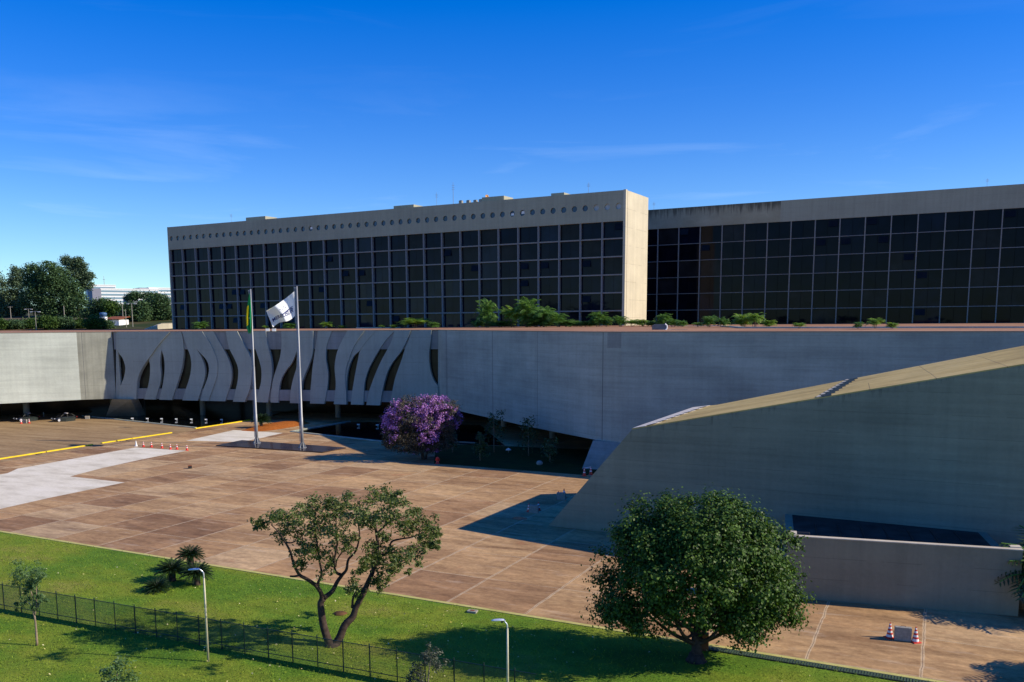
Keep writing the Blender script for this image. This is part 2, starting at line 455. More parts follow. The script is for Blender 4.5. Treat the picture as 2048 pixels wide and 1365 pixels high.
# drain grate along the near end of the lawn edge
gs = float((G(1413, 1288) - E0) @ ed); ge = float((G(1900, 1366) - E0) @ ed)
gt = thing('drain_grate', 'dark slatted drain grate along the lawn edge right of the dense tree', 'drain')
MB().prism([EP(gs, -1.0), EP(ge, -1.0), EP(ge, -.36), EP(gs, -.36)], (0, 0, .05)).build('channel', M['black'], gt)
sl = MB()
for k in range(int((ge - gs) / .14)):
    t = gs + k * .14
    sl.prism([EP(t + .02, -.97), EP(t + .11, -.97), EP(t + .11, -.39), EP(t + .02, -.39)], (0, 0, .07))
sl.build('grating', plain('grate_green', (.045, .08, .04), .7), gt)

# road beyond the yellow kerbs, pale concrete patches, red bed, pools
n = NT('worn_road'); a = n.noise(n.coord((.08, .5, .3)), 1., 7, .65); b = n.noise(n.coord(), 1.5, 7, .7)
rc = n.ramp(a, [(.3, (.21, .135, .065)), (.5, (.32, .21, .10)), (.7, (.41, .29, .15))])
n.base(n.mix(.7, rc, n.ramp(b, [(.28, .6), (.72, 1.2)]), 'MULTIPLY')); n.rough(.9, .2); n.bump(b, .3, .03)
sheet('road', [G(-420, 985), G(0, 925), G(347, 869), G(388, 862), G(395, 858), G(160, 832), G(-300, 832), G(-900, 860)], .004, n.m)
n = NT('pale_concrete_paving'); a = n.noise(n.coord((.2, .5, .3)), 1., 7, .6); b = n.noise(n.coord(), 3., 6, .7)
pc = n.ramp(a, [(.3, (.54, .48, .36)), (.5, (.72, .66, .51)), (.7, (.80, .74, .60))])
n.base(n.mix(.5, pc, n.ramp(b, [(.3, .7), (.7, 1.1)]), 'MULTIPLY')); n.rough(.9, .2)
M['pale'] = n.m
sheet('pavement', [G(15, 947), G(35, 938), G(272, 895.5), G(374, 902), G(290, 918), G(205, 936.5), G(140, 953.5), G(249, 965.5), G(100, 996), G(0, 1018.5), G(-330, 1085), G(-520, 1040)], .008, M['pale'])
pv = sheet('pavement', [G(372, 882), G(468, 860.5), G(566, 866.5), G(520, 877), G(482, 884.5)], .008, M['pale'])
n = NT('red_soil'); a = n.noise(n.coord(), 2.5, 7, .7)
n.base(n.ramp(a, [(.3, (.26, .07, .012)), (.7, (.48, .155, .03))])); n.rough(.95, .1); n.bump(a, .8, .1)
bed = [G(482, 862), G(520, 850), G(575, 842.5), G(606, 842), G(622, 847), G(590, 854), G(545, 861), G(515, 864)]
cb_ = sum(bed) / len(bed)
b = MB(); inner = [cb_ + (p - cb_) * .6 + np.array([0, 0, .32]) for p in bed]
k = len(bed)
b.add(bed + inner + [cb_ + np.array([0, 0, .42])], [(i, (i + 1) % k, k + (i + 1) % k, k + i) for i in range(k)] + [(k + i, k + (i + 1) % k, 2 * k) for i in range(k)])
o = b.build('soil_bed', n.m, None, True); o.location.z = .01
tag(o, 'mound of bare orange soil behind the flagpoles', 'soil bed')
n = NT('pool_water'); a = n.noise(n.coord(), 1.2, 4)
n.base((.004, .006, .008)); n.rough(.06, .5); n.bump(a, .06, .02)
M['water'] = n.m
P1 = [G(166, 832.5), G(392, 856.5), G(500, 840), G(560, 826), G(330, 812), G(190, 822)]
P2 = [G(582, 864), G(770, 884.5), G(1010, 892), G(960, 850), G(700, 843.5)]
sheet('pool', P1, .012, M['water'])
sheet('pool', P2, .012, M['water'])
copm = plain('coping_stone', (.34, .36, .29), .85, .2, 0., .25, 1.)
def coping(p, q, w, h, label, mat=copm, name='pool_coping', cat='coping'):
    p, q = np.array(p), np.array(q); d = (q - p) / np.linalg.norm(q - p); nn = np.array([-d[1], d[0], 0]) * w / 2
    o = MB().prism([p - nn, q - nn, q + nn, p + nn], (0, 0, h)).build(name, mat)
    bevel(o, min(.03, h / 4), 1)
    return tag(o, label, cat)
coping(P1[0], P1[1], .5, .14, 'pale green stone edge along the front of the left pool')
coping(P2[0], P2[1], .55, .14, 'pale green stone edge along the front of the pool behind the purple tree')
coping(P2[0], P2[4], .4, .14, 'thin pale stone edge running from the right flagpole back under the building')
coping(G(905, 884.5), G(950, 886.5), .14, .12, 'thin pale kerb in deep shade right of the purple tree', M['stone'], 'kerb', 'kerb')

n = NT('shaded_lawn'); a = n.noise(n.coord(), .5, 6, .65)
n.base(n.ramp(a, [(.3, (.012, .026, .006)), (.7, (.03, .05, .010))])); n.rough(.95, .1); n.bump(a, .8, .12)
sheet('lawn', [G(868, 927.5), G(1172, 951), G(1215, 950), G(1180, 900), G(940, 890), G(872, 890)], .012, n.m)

# ------------------------------------------------------------------ grass blades, fallen petals
rng = np.random.default_rng(5)
def leaf_mesh(name, mat, c, u, v, parent=None, fold=0.):            # one rhombus per leaf, numpy arrays (N,3)
    N = len(c)
    vs = np.empty((N, 4, 3)); vs[:, 0] = c - u; vs[:, 1] = c + v - u * .15; vs[:, 2] = c + u; vs[:, 3] = c - v - u * .15
    me = bpy.data.meshes.new(name)
    me.vertices.add(N * 4); me.vertices.foreach_set('co', vs.astype(np.float32).ravel())
    me.loops.add(N * 4); me.loops.foreach_set('vertex_index', np.arange(N * 4, dtype=np.int32))
    me.polygons.add(N); me.polygons.foreach_set('loop_start', np.arange(0, N * 4, 4, dtype=np.int32))
    me.update(calc_edges=True); me.validate()
    for m_ in (mat if isinstance(mat, (list, tuple)) else [mat]): me.materials.append(m_)
    o = bpy.data.objects.new(name, me); col.objects.link(o)
    if parent: o.parent = parent
    return o
def unit(a): return a / (np.linalg.norm(a, axis=1, keepdims=True) + 1e-9)
def rand_leaves(c, L, W, rng, upbias=.5, droop=0., out=None):        # random orientation; returns u, v
    N = len(c)
    nrm = rng.normal(size=(N, 3)); nrm[:, 2] = np.abs(nrm[:, 2]) + upbias
    if out is not None: nrm += out
    nrm = unit(nrm)
    d = rng.normal(size=(N, 3)); d[:, 2] -= droop
    d = unit(d - nrm * (d * nrm).sum(1, keepdims=True))
    s = rng.uniform(.7, 1.25, (N, 1))
    return d * L / 2 * s, np.cross(nrm, d) * W / 2 * s

NB = 90000
tt = rng.uniform(-8, 92, NB); oo = -.4 - rng.uniform(0, 1, NB) ** .9 * 31
base = E0[None] + ed[None] * tt[:, None] + en[None] * oo[:, None]
base[:, 2] = .03
hgt = rng.uniform(.05, .13, NB)
lean = rng.normal(0, .05, (NB, 3)); lean[:, 2] = hgt
ang = rng.uniform(0, 6.28, NB); wv = np.stack([np.cos(ang), np.sin(ang), 0 * ang], 1) * rng.uniform(.012, .03, NB)[:, None]
vis = (base[:, 1] > 20) & (base[:, 1] < 90)
gr = leaf_mesh('grass', leaf('grass_blades', (.09, .18, .012), (.28, .36, .04), .7, .3, .2), (base + lean / 2)[vis], (lean / 2)[vis], wv[vis])
tag(gr, 'short sunlit lawn grass between the fence and the plaza', 'grass', None, 'stuff')
NP = 420
tt = np.concatenate([rng.normal(46, 9, 260), rng.uniform(5, 80, 160)]); oo = np.concatenate([-rng.uniform(1, 15, 260), -rng.uniform(1, 24, 160)])
pp = E0[None] + ed[None] * tt[:, None] + en[None] * oo[:, None]; pp[:, 2] = .09
uu, vv = rand_leaves(pp, .12, .08, rng, 1.5)
tag(leaf_mesh('fallen_leaves', leaf('fallen_leaf', (.5, .42, .06), (.75, .7, .45), .7, .1), pp, uu, vv), 'scattered pale yellow leaves fallen on the lawn', 'leaves', None, 'stuff')

# ------------------------------------------------------------------ the low curved building with wave-shaped concrete fins
ZB, ZT = 3.6, 16.65
def wpart(mb, name, mat, root, smooth=False):                        # a part given in world coordinates
    o = mb.build(name, mat, root, smooth)
    o.location = -root.location
    return o
ZA, ZC = 3.88, 3.22                                                  # underside height at the left and at the right
W = [G(-520, 845, 3.6), G(-160, 817, 3.6), G(0, 808, 3.68), G(162, 800, ZA), G(232, 797.6, ZA), G(880, 814, ZC), G(1066, 854.5, ZC), G(1190, 880, ZC), G(1240, 885.5, ZC)]
W += [W[-1] + np.array([14, -7.0, 0]), W[-1] + np.array([34, -20., 0]), W[-1] + np.array([75, -47., 0])]
WZ = [3.6, 3.6, 3.68, ZA, ZA] + [ZC] * 7
W = [np.array([p[0], p[1], 0]) for p in W]
W[6] = W[6] + np.array([-.25, -.15, 0])
cb = thing('curved_building', 'low grey concrete building with wave shaped fins and a flat brown roof', 'building', W[4])
def offset_line(pts, d):                                             # parallel line, d towards the camera side
    out = []
    for i, p in enumerate(pts):
        a = pts[i] - pts[max(i - 1, 0)]; b = pts[min(i + 1, len(pts) - 1)] - pts[i]
        na = np.array([a[1], -a[0], 0]); nb = np.array([b[1], -b[0], 0])
        na = na / (np.linalg.norm(na) or 1); nb = nb / (np.linalg.norm(nb) or 1)
        m = na + nb
        if np.linalg.norm(na) == 0 or np.linalg.norm(nb) == 0: out.append(p + m / np.linalg.norm(m) * d)
        else: out.append(p + m * d / (1 + na @ nb))
    return out
Wi = offset_line(W, -1.3)                                            # inner line
def bl(x, y): return np.array([29.4, 190.05, 0]) + AX * x + BX * y   # office block frame: along the front / into the block
back = [bl(110, -60), bl(110, 33.6), bl(.8, 33.6), bl(.8, -.8), bl(-134.5, -.8), bl(-160, -6), bl(-172, -40)]
core = MB().slab([*offset_line(W, -1.45), *back], ZA + .25, ZT - .35)
wpart(core, 'core', M['dark'], cb)
n = NT('brown_roof'); a = n.noise(n.coord((.05, .12, .1)), 1., 6, .6); b = n.noise(n.coord(), 1.1, 7, .7)
n.base(n.mix(.7, n.ramp(a, [(.35, (.30, .15, .08)), (.65, (.42, .23, .13))]), n.ramp(b, [(.3, .6), (.7, 1.15)]), 'MULTIPLY')); n.rough(.9, .2)
wpart(MB().slab([*offset_line(W, -.5), *back], ZT - .34, ZT - .03), 'roof', n.m, cb)
wpart(MB().slab([*offset_line(W, -1.32), *back], ZA + .02, ZA + .24), 'soffit', plain('soffit', (.10, .10, .10), .9), cb)
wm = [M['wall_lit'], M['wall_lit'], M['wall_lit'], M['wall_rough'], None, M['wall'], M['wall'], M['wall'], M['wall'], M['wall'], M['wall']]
for i in range(len(W) - 1):
    if wm[i] is None: continue
    za, zb_ = WZ[i], WZ[i + 1]; q = [W[i], W[i + 1], Wi[i + 1], Wi[i]]; zz = [za, zb_, zb_, za]
    wpart(MB().add([p_ + (0, 0, z_) for p_, z_ in zip(q, zz)] + [p_ + (0, 0, ZT) for p_ in q], [(3, 2, 1, 0), (4, 5, 6, 7), (0, 1, 5, 4), (1, 2, 6, 5), (2, 3, 7, 6), (3, 0, 4, 7)]), 'wall_panel', wm[i], cb)
    pass
rs = MB(); fr_ = [p + (0, 0, ZT - .022) for p in offset_line(W, -.56)[2:]]
def fz(x): return 16.66 + .0036 * (x + 114) if x < 1 else 17.07
bk_ = [bl(x, y) + (0, 0, fz(x)) for x, y in ((-165, -20), (-150, -5), (-134.6, -.82), (-70, -.82), (-35, -.82), (-12, -.82), (.9, -.82), (22, 33.55), (60, 33.55), (112, 33.55))]
rs.add(fr_ + bk_, [(i, i + 1, len(fr_) + i + 1, len(fr_) + i) for i in range(len(fr_) - 1)])
wpart(rs, 'roof', n.m, cb)
if True:
    cp_ = offset_line(W, .06); ci_ = offset_line(W, -.55)
jm = plain('dark_joint', (.13, .13, .12), .9)  # dark tone of the narrow wall joints
for px_, seg, z0_, z1_, wd in ((893, 5, ZC, ZT, .7), (985, 5, ZC, ZT, .35), (1206, 7, ZC, ZT, .10), (1229, 7, 14.7, ZT, 2.2), (165, 3, 3.9, ZT, .08), (1075, 6, ZC, ZT, .06)):
    d_ = W[seg + 1] - W[seg]; L_ = np.linalg.norm(d_); d_ = d_ / L_; no_ = np.array([d_[1], -d_[0], 0])
    x_ = float((PL(px_, 700, W[seg], no_) - W[seg]) @ d_); a_, b_ = W[seg] + d_ * max(.02, x_ - wd / 2), W[seg] + d_ * min(L_ - .02, x_ + wd / 2)
    wpart(MB().prism([a_ + (0, 0, z0_ + .05), b_ + (0, 0, z0_ + .05), b_ + (0, 0, z1_ - .01), a_ + (0, 0, z1_ - .01)], no_ * .003), 'wall_joint', jm if wd < .2 else M['recess2'], cb)
cop = MB()
for i in range(len(W) - 1): cop.slab([cp_[i], cp_[i + 1], ci_[i + 1], ci_[i]], ZT + .001, ZT + .09)
wpart(cop, 'roof_edge', plain('roof_edge', (.26, .20, .15), .9), cb)

# fins, traced over the facade between the corners W[4] and W[5]
ft = (W[5] - W[4]); FL = np.linalg.norm(ft); ft = ft / FL; fn = np.array([ft[1], -ft[0], 0])
def zbot(p): return ZA + (ZC - ZA) * min(1., max(0., float((p - W[4]) @ ft) / FL))
def fpt(x, y, off):
    p = PL(x, y, W[4] + fn * off, fn)
    if y < 667: p[2] = ZT
    if y > 795: p[2] = zbot(p)
    return p
c3 = lambda P_: [(220 + x / 6.0235, 650 + y / 6.0235) for x, y in P_]
c4 = lambda P_: [(540 + x / 5.689, 650 + y / 5.689) for x, y in P_]
e0r = c3([(98, 88), (99, 310), (112, 500), (130, 735), (140, 890)])
e1l = c3([(90, 88), (97, 310), (150, 400), (178, 480), (184, 545), (165, 640), (130, 735), (104, 890)])
e1r = c3([(722, 86), (600, 220), (480, 385), (400, 500), (350, 600), (325, 700), (312, 888)])
e2l = c3([(600, 86), (520, 290), (468, 405), (482, 480), (482, 570), (475, 650), (455, 750), (410, 890)])
e2r = c3([(740, 86), (650, 200), (622, 300), (605, 390), (603, 480), (612, 590), (606, 690), (590, 755), (545, 890)])
e3l = c3([(600, 86), (608, 200), (622, 300), (645, 380), (658, 490), (650, 620), (628, 755), (590, 890)])
e3r = c3([(858, 86), (875, 170), (885, 290), (882, 400), (865, 520), (832, 640), (795, 755), (745, 893)])
e4l = c3([(868, 86), (900, 190), (935, 290), (965, 370), (979, 470), (970, 580), (945, 680), (918, 760), (870, 900)])
e4r = c3([(1000, 86), (1020, 200), (1050, 298), (1100, 390), (1135, 490), (1145, 580), (1130, 680), (1105, 765), (1055, 905)])
e5l = c3([(960, 86), (1000, 200), (1050, 298), (1130, 385), (1175, 450), (1192, 530), (1182, 610), (1155, 700), (1130, 765), (1085, 905)])
e5r = c3([(1110, 86), (1145, 135), (1190, 200), (1250, 320), (1285, 420), (1296, 520), (1282, 640), (1240, 765), (1185, 908)])
e6l = c3([(1050, 86), (1100, 200), (1200, 320), (1230, 420), (1240, 520), (1230, 640), (1190, 765), (1140, 908)])
e6r = c3([(1248, 86), (1300, 180), (1365, 290), (1420, 400), (1455, 500), (1466, 590), (1460, 680), (1435, 775), (1385, 912)])
e7l = c3([(1395, 86), (1415, 200), (1440, 293), (1490, 390), (1530, 480), (1545, 560), (1537, 680), (1515, 778), (1480, 917)])
e7r = c3([(1533, 86), (1580, 170), (1645, 297), (1690, 385), (1708, 460), (1706, 560), (1700, 670), (1678, 790), (1622, 925)])
e8l = c3([(1712, 86), (1740, 250), (1758, 310), (1803, 450), (1824, 560), (1818, 690), (1794, 788), (1754, 928)])
e8r = c3([(1840, 86), (1870, 220), (1905, 400), (1925, 560), (1920, 700), (1900, 800), (1865, 928)])
e9l = c3([(1820, 86), (1850, 220), (1885, 400), (1905, 560), (1900, 700), (1880, 800), (1845, 928)])
e9r = c3([(1878, 86), (1890, 200), (1915, 300), (1940, 420), (1951, 530), (1945, 650), (1930, 760), (1900, 935)])
e10l = c4([(128, 83), (131, 200), (125, 283), (110, 380), (72, 500), (40, 600), (20, 700), (9, 800), (5, 886)])
e10r = c4([(362, 83), (330, 200), (303, 300), (250, 430), (190, 510), (140, 590), (112, 680), (100, 780), (96, 888)])
e11l = c4([(345, 83), (320, 200), (308, 300), (304, 400), (300, 490), (270, 590), (250, 670), (236, 746), (226, 890)])
e11r = c4([(490, 83), (492, 200), (488, 286), (470, 380), (432, 480), (396, 570), (368, 650), (357, 746), (346, 890)])
e12l = c4([(545, 83), (525, 200), (512, 285), (495, 400), (480, 520), (470, 640), (460, 750), (455, 893)])
e12r = c4([(705, 83), (665, 170), (641, 260), (635, 380), (648, 470), (660, 560), (657, 660), (645, 760), (618, 900)])
e13l = c4([(880, 83), (820, 180), (770, 290), (745, 390), (735, 480), (740, 570), (748, 660), (742, 760), (725, 905)])
e13r = c4([(1072, 83), (1000, 170), (940, 280), (900, 390), (870, 480), (855, 580), (858, 690), (866, 780), (869, 905)])
e13bl = c4([(1030, 83), (960, 170), (900, 280), (860, 390), (830, 480), (815, 580), (820, 690), (830, 780), (835, 905)])
e13br = c4([(1200, 83), (1080, 210), (1022, 292), (960, 350), (920, 420), (890, 510), (876, 600), (870, 700), (871, 905)])
e14l = c4([(1150, 83), (1060, 200), (1022, 292), (1000, 400), (976, 520), (955, 640), (935, 765), (919, 907)])
e14r = c4([(1422, 83), (1350, 140), (1300, 200), (1240, 290), (1170, 410), (1120, 510), (1085, 620), (1070, 720), (1063, 910)])
e15l = c4([(1415, 83), (1385, 180), (1330, 290), (1270, 400), (1210, 530), (1160, 660), (1125, 765), (1095, 910)])
e15r = c4([(1602, 83), (1560, 170), (1500, 290), (1440, 370), (1380, 450), (1335, 540), (1305, 640), (1275, 770), (1250, 915)])
e16l = c4([(1610, 83), (1575, 180), (1530, 290), (1500, 390), (1460, 500), (1420, 620), (1390, 765), (1365, 915)])
e16m = c4([(1720, 83), (1670, 170), (1600, 330), (1540, 470), (1510, 600), (1490, 750), (1472, 915)])
e16m2 = c4([(1700, 83), (1645, 170), (1575, 330), (1515, 470), (1485, 600), (1465, 750), (1447, 915)])
e16r = c4([(1838, 83), (1825, 200), (1812, 300), (1810, 400), (1821, 500), (1845, 590), (1880, 660), (1911, 712), (1914, 915)])
e17l = c4([(1912, 83), (1912, 400), (1912, 915)])
cor = c4([(1934, 83), (1934, 915)])
lft = [(232, 664), (232, 798)]
fins = [(lft, e0r, -.1), (e1l, e1r, .30), (e2l, e2r, 0), (e3l, e3r, .05), (e4l, e4r, .12), (e5l, e5r, .18), (e6l, e6r, 0), (e7l, e7r, .25), (e8l, e8r, .02), (e9l, e9r, .18),
        (e10l, e10r, 0), (e11l, e11r, .2), (e12l, e12r, 0), (e13l, e13r, .28), (e13bl, e13br, .08), (e14l, e14r, 0), (e15l, e15r, .2), (e16l, e16m, 0), (e16m2, e16r, .2), (e17l, cor, 0)]
for i, (L_, R_, off) in enumerate(fins):
    a = [fpt(x, y, off) for x, y in L_]; b = [fpt(x, y, off) for x, y in R_]
    a = smooth_path(a, 4) if len(a) > 3 else a; b = smooth_path(b, 4) if len(b) > 3 else b
    for q in (a[0], b[0]): q[2] = ZT
    for q in (a[-1], b[-1]): q[2] = zbot(q)
    wpart(MB().prism(a + b[::-1], -fn * (.58 + off)), 'fin', M['fin'], cb)
zl = fpt(560, 699, -.3)[2]; zs = fpt(560, 780, -.3)[2]
def fbox(x0, x1, z0, z1, o0, o1):                                    # box on the fin plane between distances along it
    a, b = W[4] + ft * x0, W[4] + ft * x1
    return MB().prism([a + fn * o0 + (0, 0, z0), b + fn * o0 + (0, 0, z0), b + fn * o0 + (0, 0, z1), a + fn * o0 + (0, 0, z1)], fn * (o1 - o0))
wpart(fbox(.2, FL - .2, zl, ZT - .001, -1.2, -.16), 'lintel_band', M['recess'], cb)
wpart(fbox(.2, FL - .2, ZA + .03, zs, -1.2, -.16), 'sill_band', M['recess'], cb)
fin_glass = window_glass('lit_brown_glass', (.030, .024, .016), .25, .2)  # brown glass; the lit interior behind is put into its colour
for L_, R_ in ((e0r, e1l), (e1r, e2l), (e2r, e3l), (e3r, e4l), (e4r, e5l), (e6r, e7l), (e7r, e8l), (e9r, e10l), (e10r, e11l), (e11r, e12l), (e12r, e13l), (e13br, e14l), (e14r, e15l), (e15r, e16l), (e16r, e17l)):
    xs_ = [(fpt(x, y, 0) - W[4]) @ ft for x, y in L_ + R_ if 690 < y < 790]
    wpart(fbox(min(xs_) + .05, max(xs_) - .05 + 1.0, zs - .2, zl + .2, -.76, -.68), 'window', fin_glass, cb)
# pillars that carry the building
def pillar(top, base, label=None):
    zt_ = ZA if top[0][0] < 600 else ZC
    t0, t1 = G(*top[0], zt_), G(*top[1], zt_); b0, b1 = G(*base[0]), G(*base[1])
    d = np.array([t1[1] - t0[1], -(t1[0] - t0[0]), 0]); d /= np.linalg.norm(d)
    if d[1] > 0: d = -d
    mb = MB(); th = np.array([-d[0], -d[1], 0]) * 2.2
    f_ = [b0, b1, t1, t0]
    mb.prism(f_, th)
    return wpart(mb, 'pillar', M['recess2'], cb)
pillar([(224, 798.5), (262, 799.2)], [(212, 832.5), (277, 832.5)])
pillar([(1186, 881.5), (1250, 886.5)], [(1164, 938), (1262, 944)])
lob = offset_line(W, -17)
mb = MB(); mb2 = MB()
for i in range(2, len(lob) - 3):
    mb.slab([lob[i], lob[i + 1], lob[i + 1] + (0, .4, 0), lob[i] + (0, .4, 0)], -.1, ZB)
wpart(mb, 'lobby_wall', M['glass_dark'], cb)
for i, k in ((2, .3), (3, .6), (4, .22), (4, .42), (4, .62), (4, .82), (5, .3), (5, .75)):
    q = offset_line(W, -9)[i] * (1 - k) + offset_line(W, -9)[i + 1] * k
    wpart(MB().lathe([(.55, 0), (.55, ZB)], q, 20), 'column', M['recess'], cb, True)

# ------------------------------------------------------------------ office blocks
BO = np.array([29.4, 190.05, 0])
ROWS = [38.75, 35.1, 31.38, 27.65, 23.92, 20.17, 16.5]
ob = thing('office_block', 'long dark glass office block with a row of round windows under the roof', 'building', BO, -PHI)
LEN, NB_, BAY = 133.75, 27, 133.75 / 27
MB().box(-LEN + .3, -.3, .95, 13.9, 0, 44.3).build('core', M['dark'], ob)
# parapet with round openings
pm = MB(); zc, rc_ = 41.65, .62; NS = 24
xcs = [-1.37 - i * 2.4764 for i in range(54)]
for i, xc in enumerate(xcs):
    x0 = xc - 1.2382 if i < 53 else -LEN; x1 = xc + 1.2382 if i else 0.
    ring = []; sq = []
    for j in range(NS):
        q = 2 * math.pi * j / NS; c_, s_ = math.cos(q), math.sin(q)
        ring.append((xc + rc_ * c_, 0, zc + rc_ * s_))
        kx = ((x1 - xc) if c_ > 0 else (xc - x0)) / (abs(c_) + 1e-9); kz = ((44.72 - zc) if s_ > 0 else (zc - 38.75)) / (abs(s_) + 1e-9)
        k_ = min(kx, kz); sq.append([xc + k_ * c_, 0, zc + k_ * s_])
    for cx_, cz_ in ((x0, 38.75), (x0, 44.72), (x1, 38.75), (x1, 44.72)):
        j = min(range(NS), key=lambda j: (sq[j][0] - cx_) ** 2 + (sq[j][2] - cz_) ** 2); sq[j] = [cx_, 0, cz_]
    inner_ = [(x, .38, z) for x, y, z in ring]
    pm.add(ring + sq + inner_, [(j, NS + j, NS + (j + 1) % NS, (j + 1) % NS) for j in range(NS)] + [(j, (j + 1) % NS, 2 * NS + (j + 1) % NS, 2 * NS + j) for j in range(NS)])
pm.box(-LEN, 0, .004, .36, 44.721, 44.80)
pm.box(-LEN, 0, .39, .9, 38.752, 44.72)
pm.box(-LEN, 0, .004, .9, 38.60, 38.748)
pm.build('parapet', M['parapet'], ob)
rd = random.Random(3)
pale_disc = plain('lit_through_grey', (.42, .45, .46), .6)  # light seen through the openings, painted as a grey disc
white_disc = plain('lit_through_white', (.9, .9, .88), .6)  # brightness seen through the opening, painted as a white patch
for i, xc in enumerate(xcs):
    mt = pale_disc if i in (0, 1, 2) else M['glass_blue']
    mb = MB(); y = .30
    mb.add([(xc + .61 * math.cos(2 * math.pi * j / 20), y, zc + .61 * math.sin(2 * math.pi * j / 20)) for j in range(20)], [tuple(range(20))])
    if i in (9, 10, 33):
        x0, x1, z0, z1 = (xc - .45, xc + .3, zc - .35, zc + .1) if i == 10 else (xc - .3, xc + .42, zc - .15, zc + .4)
        mb.add([(x0, y - .02, z0), (x1, y - .02, z0), (x1, y - .02, z1), (x0, y - .02, z1)], [(0, 1, 2, 3)], 1)
    o = mb.build('round_window', [mt, white_disc], ob)
for k in range(NB_ + 1):
    x = -LEN + BAY * k
    if k in (0,): x += .16
    if k == NB_: continue
    MB().box(x - .15, x + .15, 0, .66, 14., 38.59).build('column', M['column'], ob)
for z in ROWS[1:]:
    MB().box(-LEN + .02, -.02, .035, .64, z - .14, z + .13).build('floor_edge', M['slab_edge'], ob)
def glass_cell(x0, x1, z0, z1, y, rd, mb=None, tilt=.0022):
    mb = mb or MB(); a, b = rd.gauss(0, tilt), rd.gauss(0, tilt); w, h = (x1 - x0) / 2, (z1 - z0) / 2
    xm = (x0 + x1) / 2
    for xa, xb in ((x0, xm - .03), (xm + .03, x1)):
        a, b = rd.gauss(0, tilt), rd.gauss(0, tilt)
        mb.add([(xa, y - a * w - b * h, z0), (xb, y + a * w - b * h, z0), (xb, y + a * w + b * h, z1), (xa, y - a * w + b * h, z1)], [(0, 1, 2, 3)])
    if rd.random() < .13:                                            # a sash tilted open
        zt = z1 - .35; xa = rd.choice((x0 + .25, xm + .2)); xb = xa + w * .78
        mb.add([(xa, y - .04, zt), (xb, y - .04, zt), (xb, y - .34, zt - 1.35), (xa, y - .34, zt - 1.35)], [(0, 3, 2, 1)], 1)
    return mb
rest = MB(); cells = sorted([(k, r) for k in range(NB_) for r in range(6)], key=lambda c: -c[0])
for n_, (k, r) in enumerate(cells):
    x0, x1 = -LEN + BAY * k + .15, -LEN + BAY * (k + 1) - .15
    z1, z0 = ROWS[r] - .14 if r else 38.59, ROWS[r + 1] + .13
    if n_ < 100: glass_cell(x0, x1, z0, z1, .70, rd).build('window', [rd.choice((M['glass'], M['glass'], M['glass'], M['glass_b'], M['glass_c'])), M['glass_dark']], ob)
    else: glass_cell(x0, x1, z0, z1, .70, rd, rest)
tag(rest.build('window', [M['glass'], M['glass_dark']], ob), kind='stuff')
MB().box(-LEN + .4, -.3, .72, .94, 13.5, 38.6).build('inner_wall', M['dark'], ob)
ew = MB(); ew.box(-.28, .26, -.06, .92, 0, 44.9); ew.box(-.28, .26, 1.12, 14.1, 0, 44.78); ew.box(-.28, .10, .92, 1.12, 0, 44.7)
ew.build('end_wall', M['end_wall'], ob)
MB().box(-LEN - .25, -LEN + .02, -.05, 14.1, 0, 44.82).build('end_wall', M['parapet'], ob)
MB().box(-LEN + .1, -.3, .92, 13.9, 44.31, 44.5).build('roof', M['stone'], ob)
def on_front(x, y, yl=0., B0=BO):                                    # block coordinates of photo pixel x, y on the plane yl behind the front
    q = PL(x, y, B0 + BX * yl, BX) - B0; return q @ AX, q[2]
for (xa, xb, yt) in ((497, 536, 436.5), (792, 832, 413.5), (968, 1012, 396.5), (1106, 1132, 388.5)):
    a, b = on_front(xa, yt, 3.), on_front(xb, yt, 3.)
    MB().box(a[0], b[0], 2., 6.5, 44.5, max(a[1], 44.95)).build('roof_block', M['parapet'], ob)

rb = thing('office_block', 'black glass office block with water stained parapet at the right edge of the photo', 'building', bl(-34, 34.6), -PHI)
RX0 = 34.                                                            # local x = block x + 34
RR = [40.07, 36.18, 32.25, 28.32, 24.43, 20.5, 16.75]
MB().box(0, 150, .5, 16, 0, 44.2).build('core', M['dark'], rb)
def stained():
    n = NT('drip_stained_concrete')
    sx = n.new('ShaderNodeSeparateXYZ'); n.link(n.tc.outputs['Object'], sx.inputs[0])
    big = n.noise(n.coord((.2, .2, .3)), 1., 5, .6); fine = n.noise(n.coord(), 2.5, 6, .7)
    c = n.ramp(big, [(.3, (.34, .30, .19)), (.7, (.47, .42, .28))]); c = n.mix(.5, c, n.ramp(fine, [(.25, .7), (.75, 1.)]), 'MULTIPLY')
    drip = n.noise(n.coord((1.6, .1, .10)), 1., 6, .75)
    hz = n.math('DIVIDE', n.math('SUBTRACT', sx.outputs['Z'], 40.5), 4.2)       # 0 low .. 1 at the top edge
    xm = n.math('MULTIPLY', n.math('SMOOTH_MIN', 1., n.math('DIVIDE', sx.outputs['X'], 26.), .1), n.math('LESS_THAN', sx.outputs['X'], 83.))
    m_ = n.ramp(n.math('MULTIPLY', n.math('MULTIPLY', drip, n.math('ADD', .45, n.math('MULTIPLY', hz, .75))), xm), [(.42, 0.), (.60, .72)])
    c = n.mix(m_, c, (.035, .03, .025))
    n.base(c); n.rough(.9, .2); return n.m
MB().box(0, 32 + 26.5, 0, .5, 40.07, 44.72).build('parapet', stained(), rb)
MB().box(32 + 26.5, 150, -.012, .5, 40.05, 44.74).build('parapet', M['parapet'], rb)
MB().box(0, 150, .5, 16, 44.2, 44.6).build('roof', M['stone'], rb)
mk = [1.0 + RX0 + 5.19 * k for k in range(-6, 21)]
for x in mk: MB().box(x - .11, x + .11, .02, .34, 14, 40.06).build('mullion', M['slab_edge'], rb)
for z in RR[1:]: MB().box(.01, 149.9, .05, .33, z - .07, z + .07).build('transom', M['column'], rb)
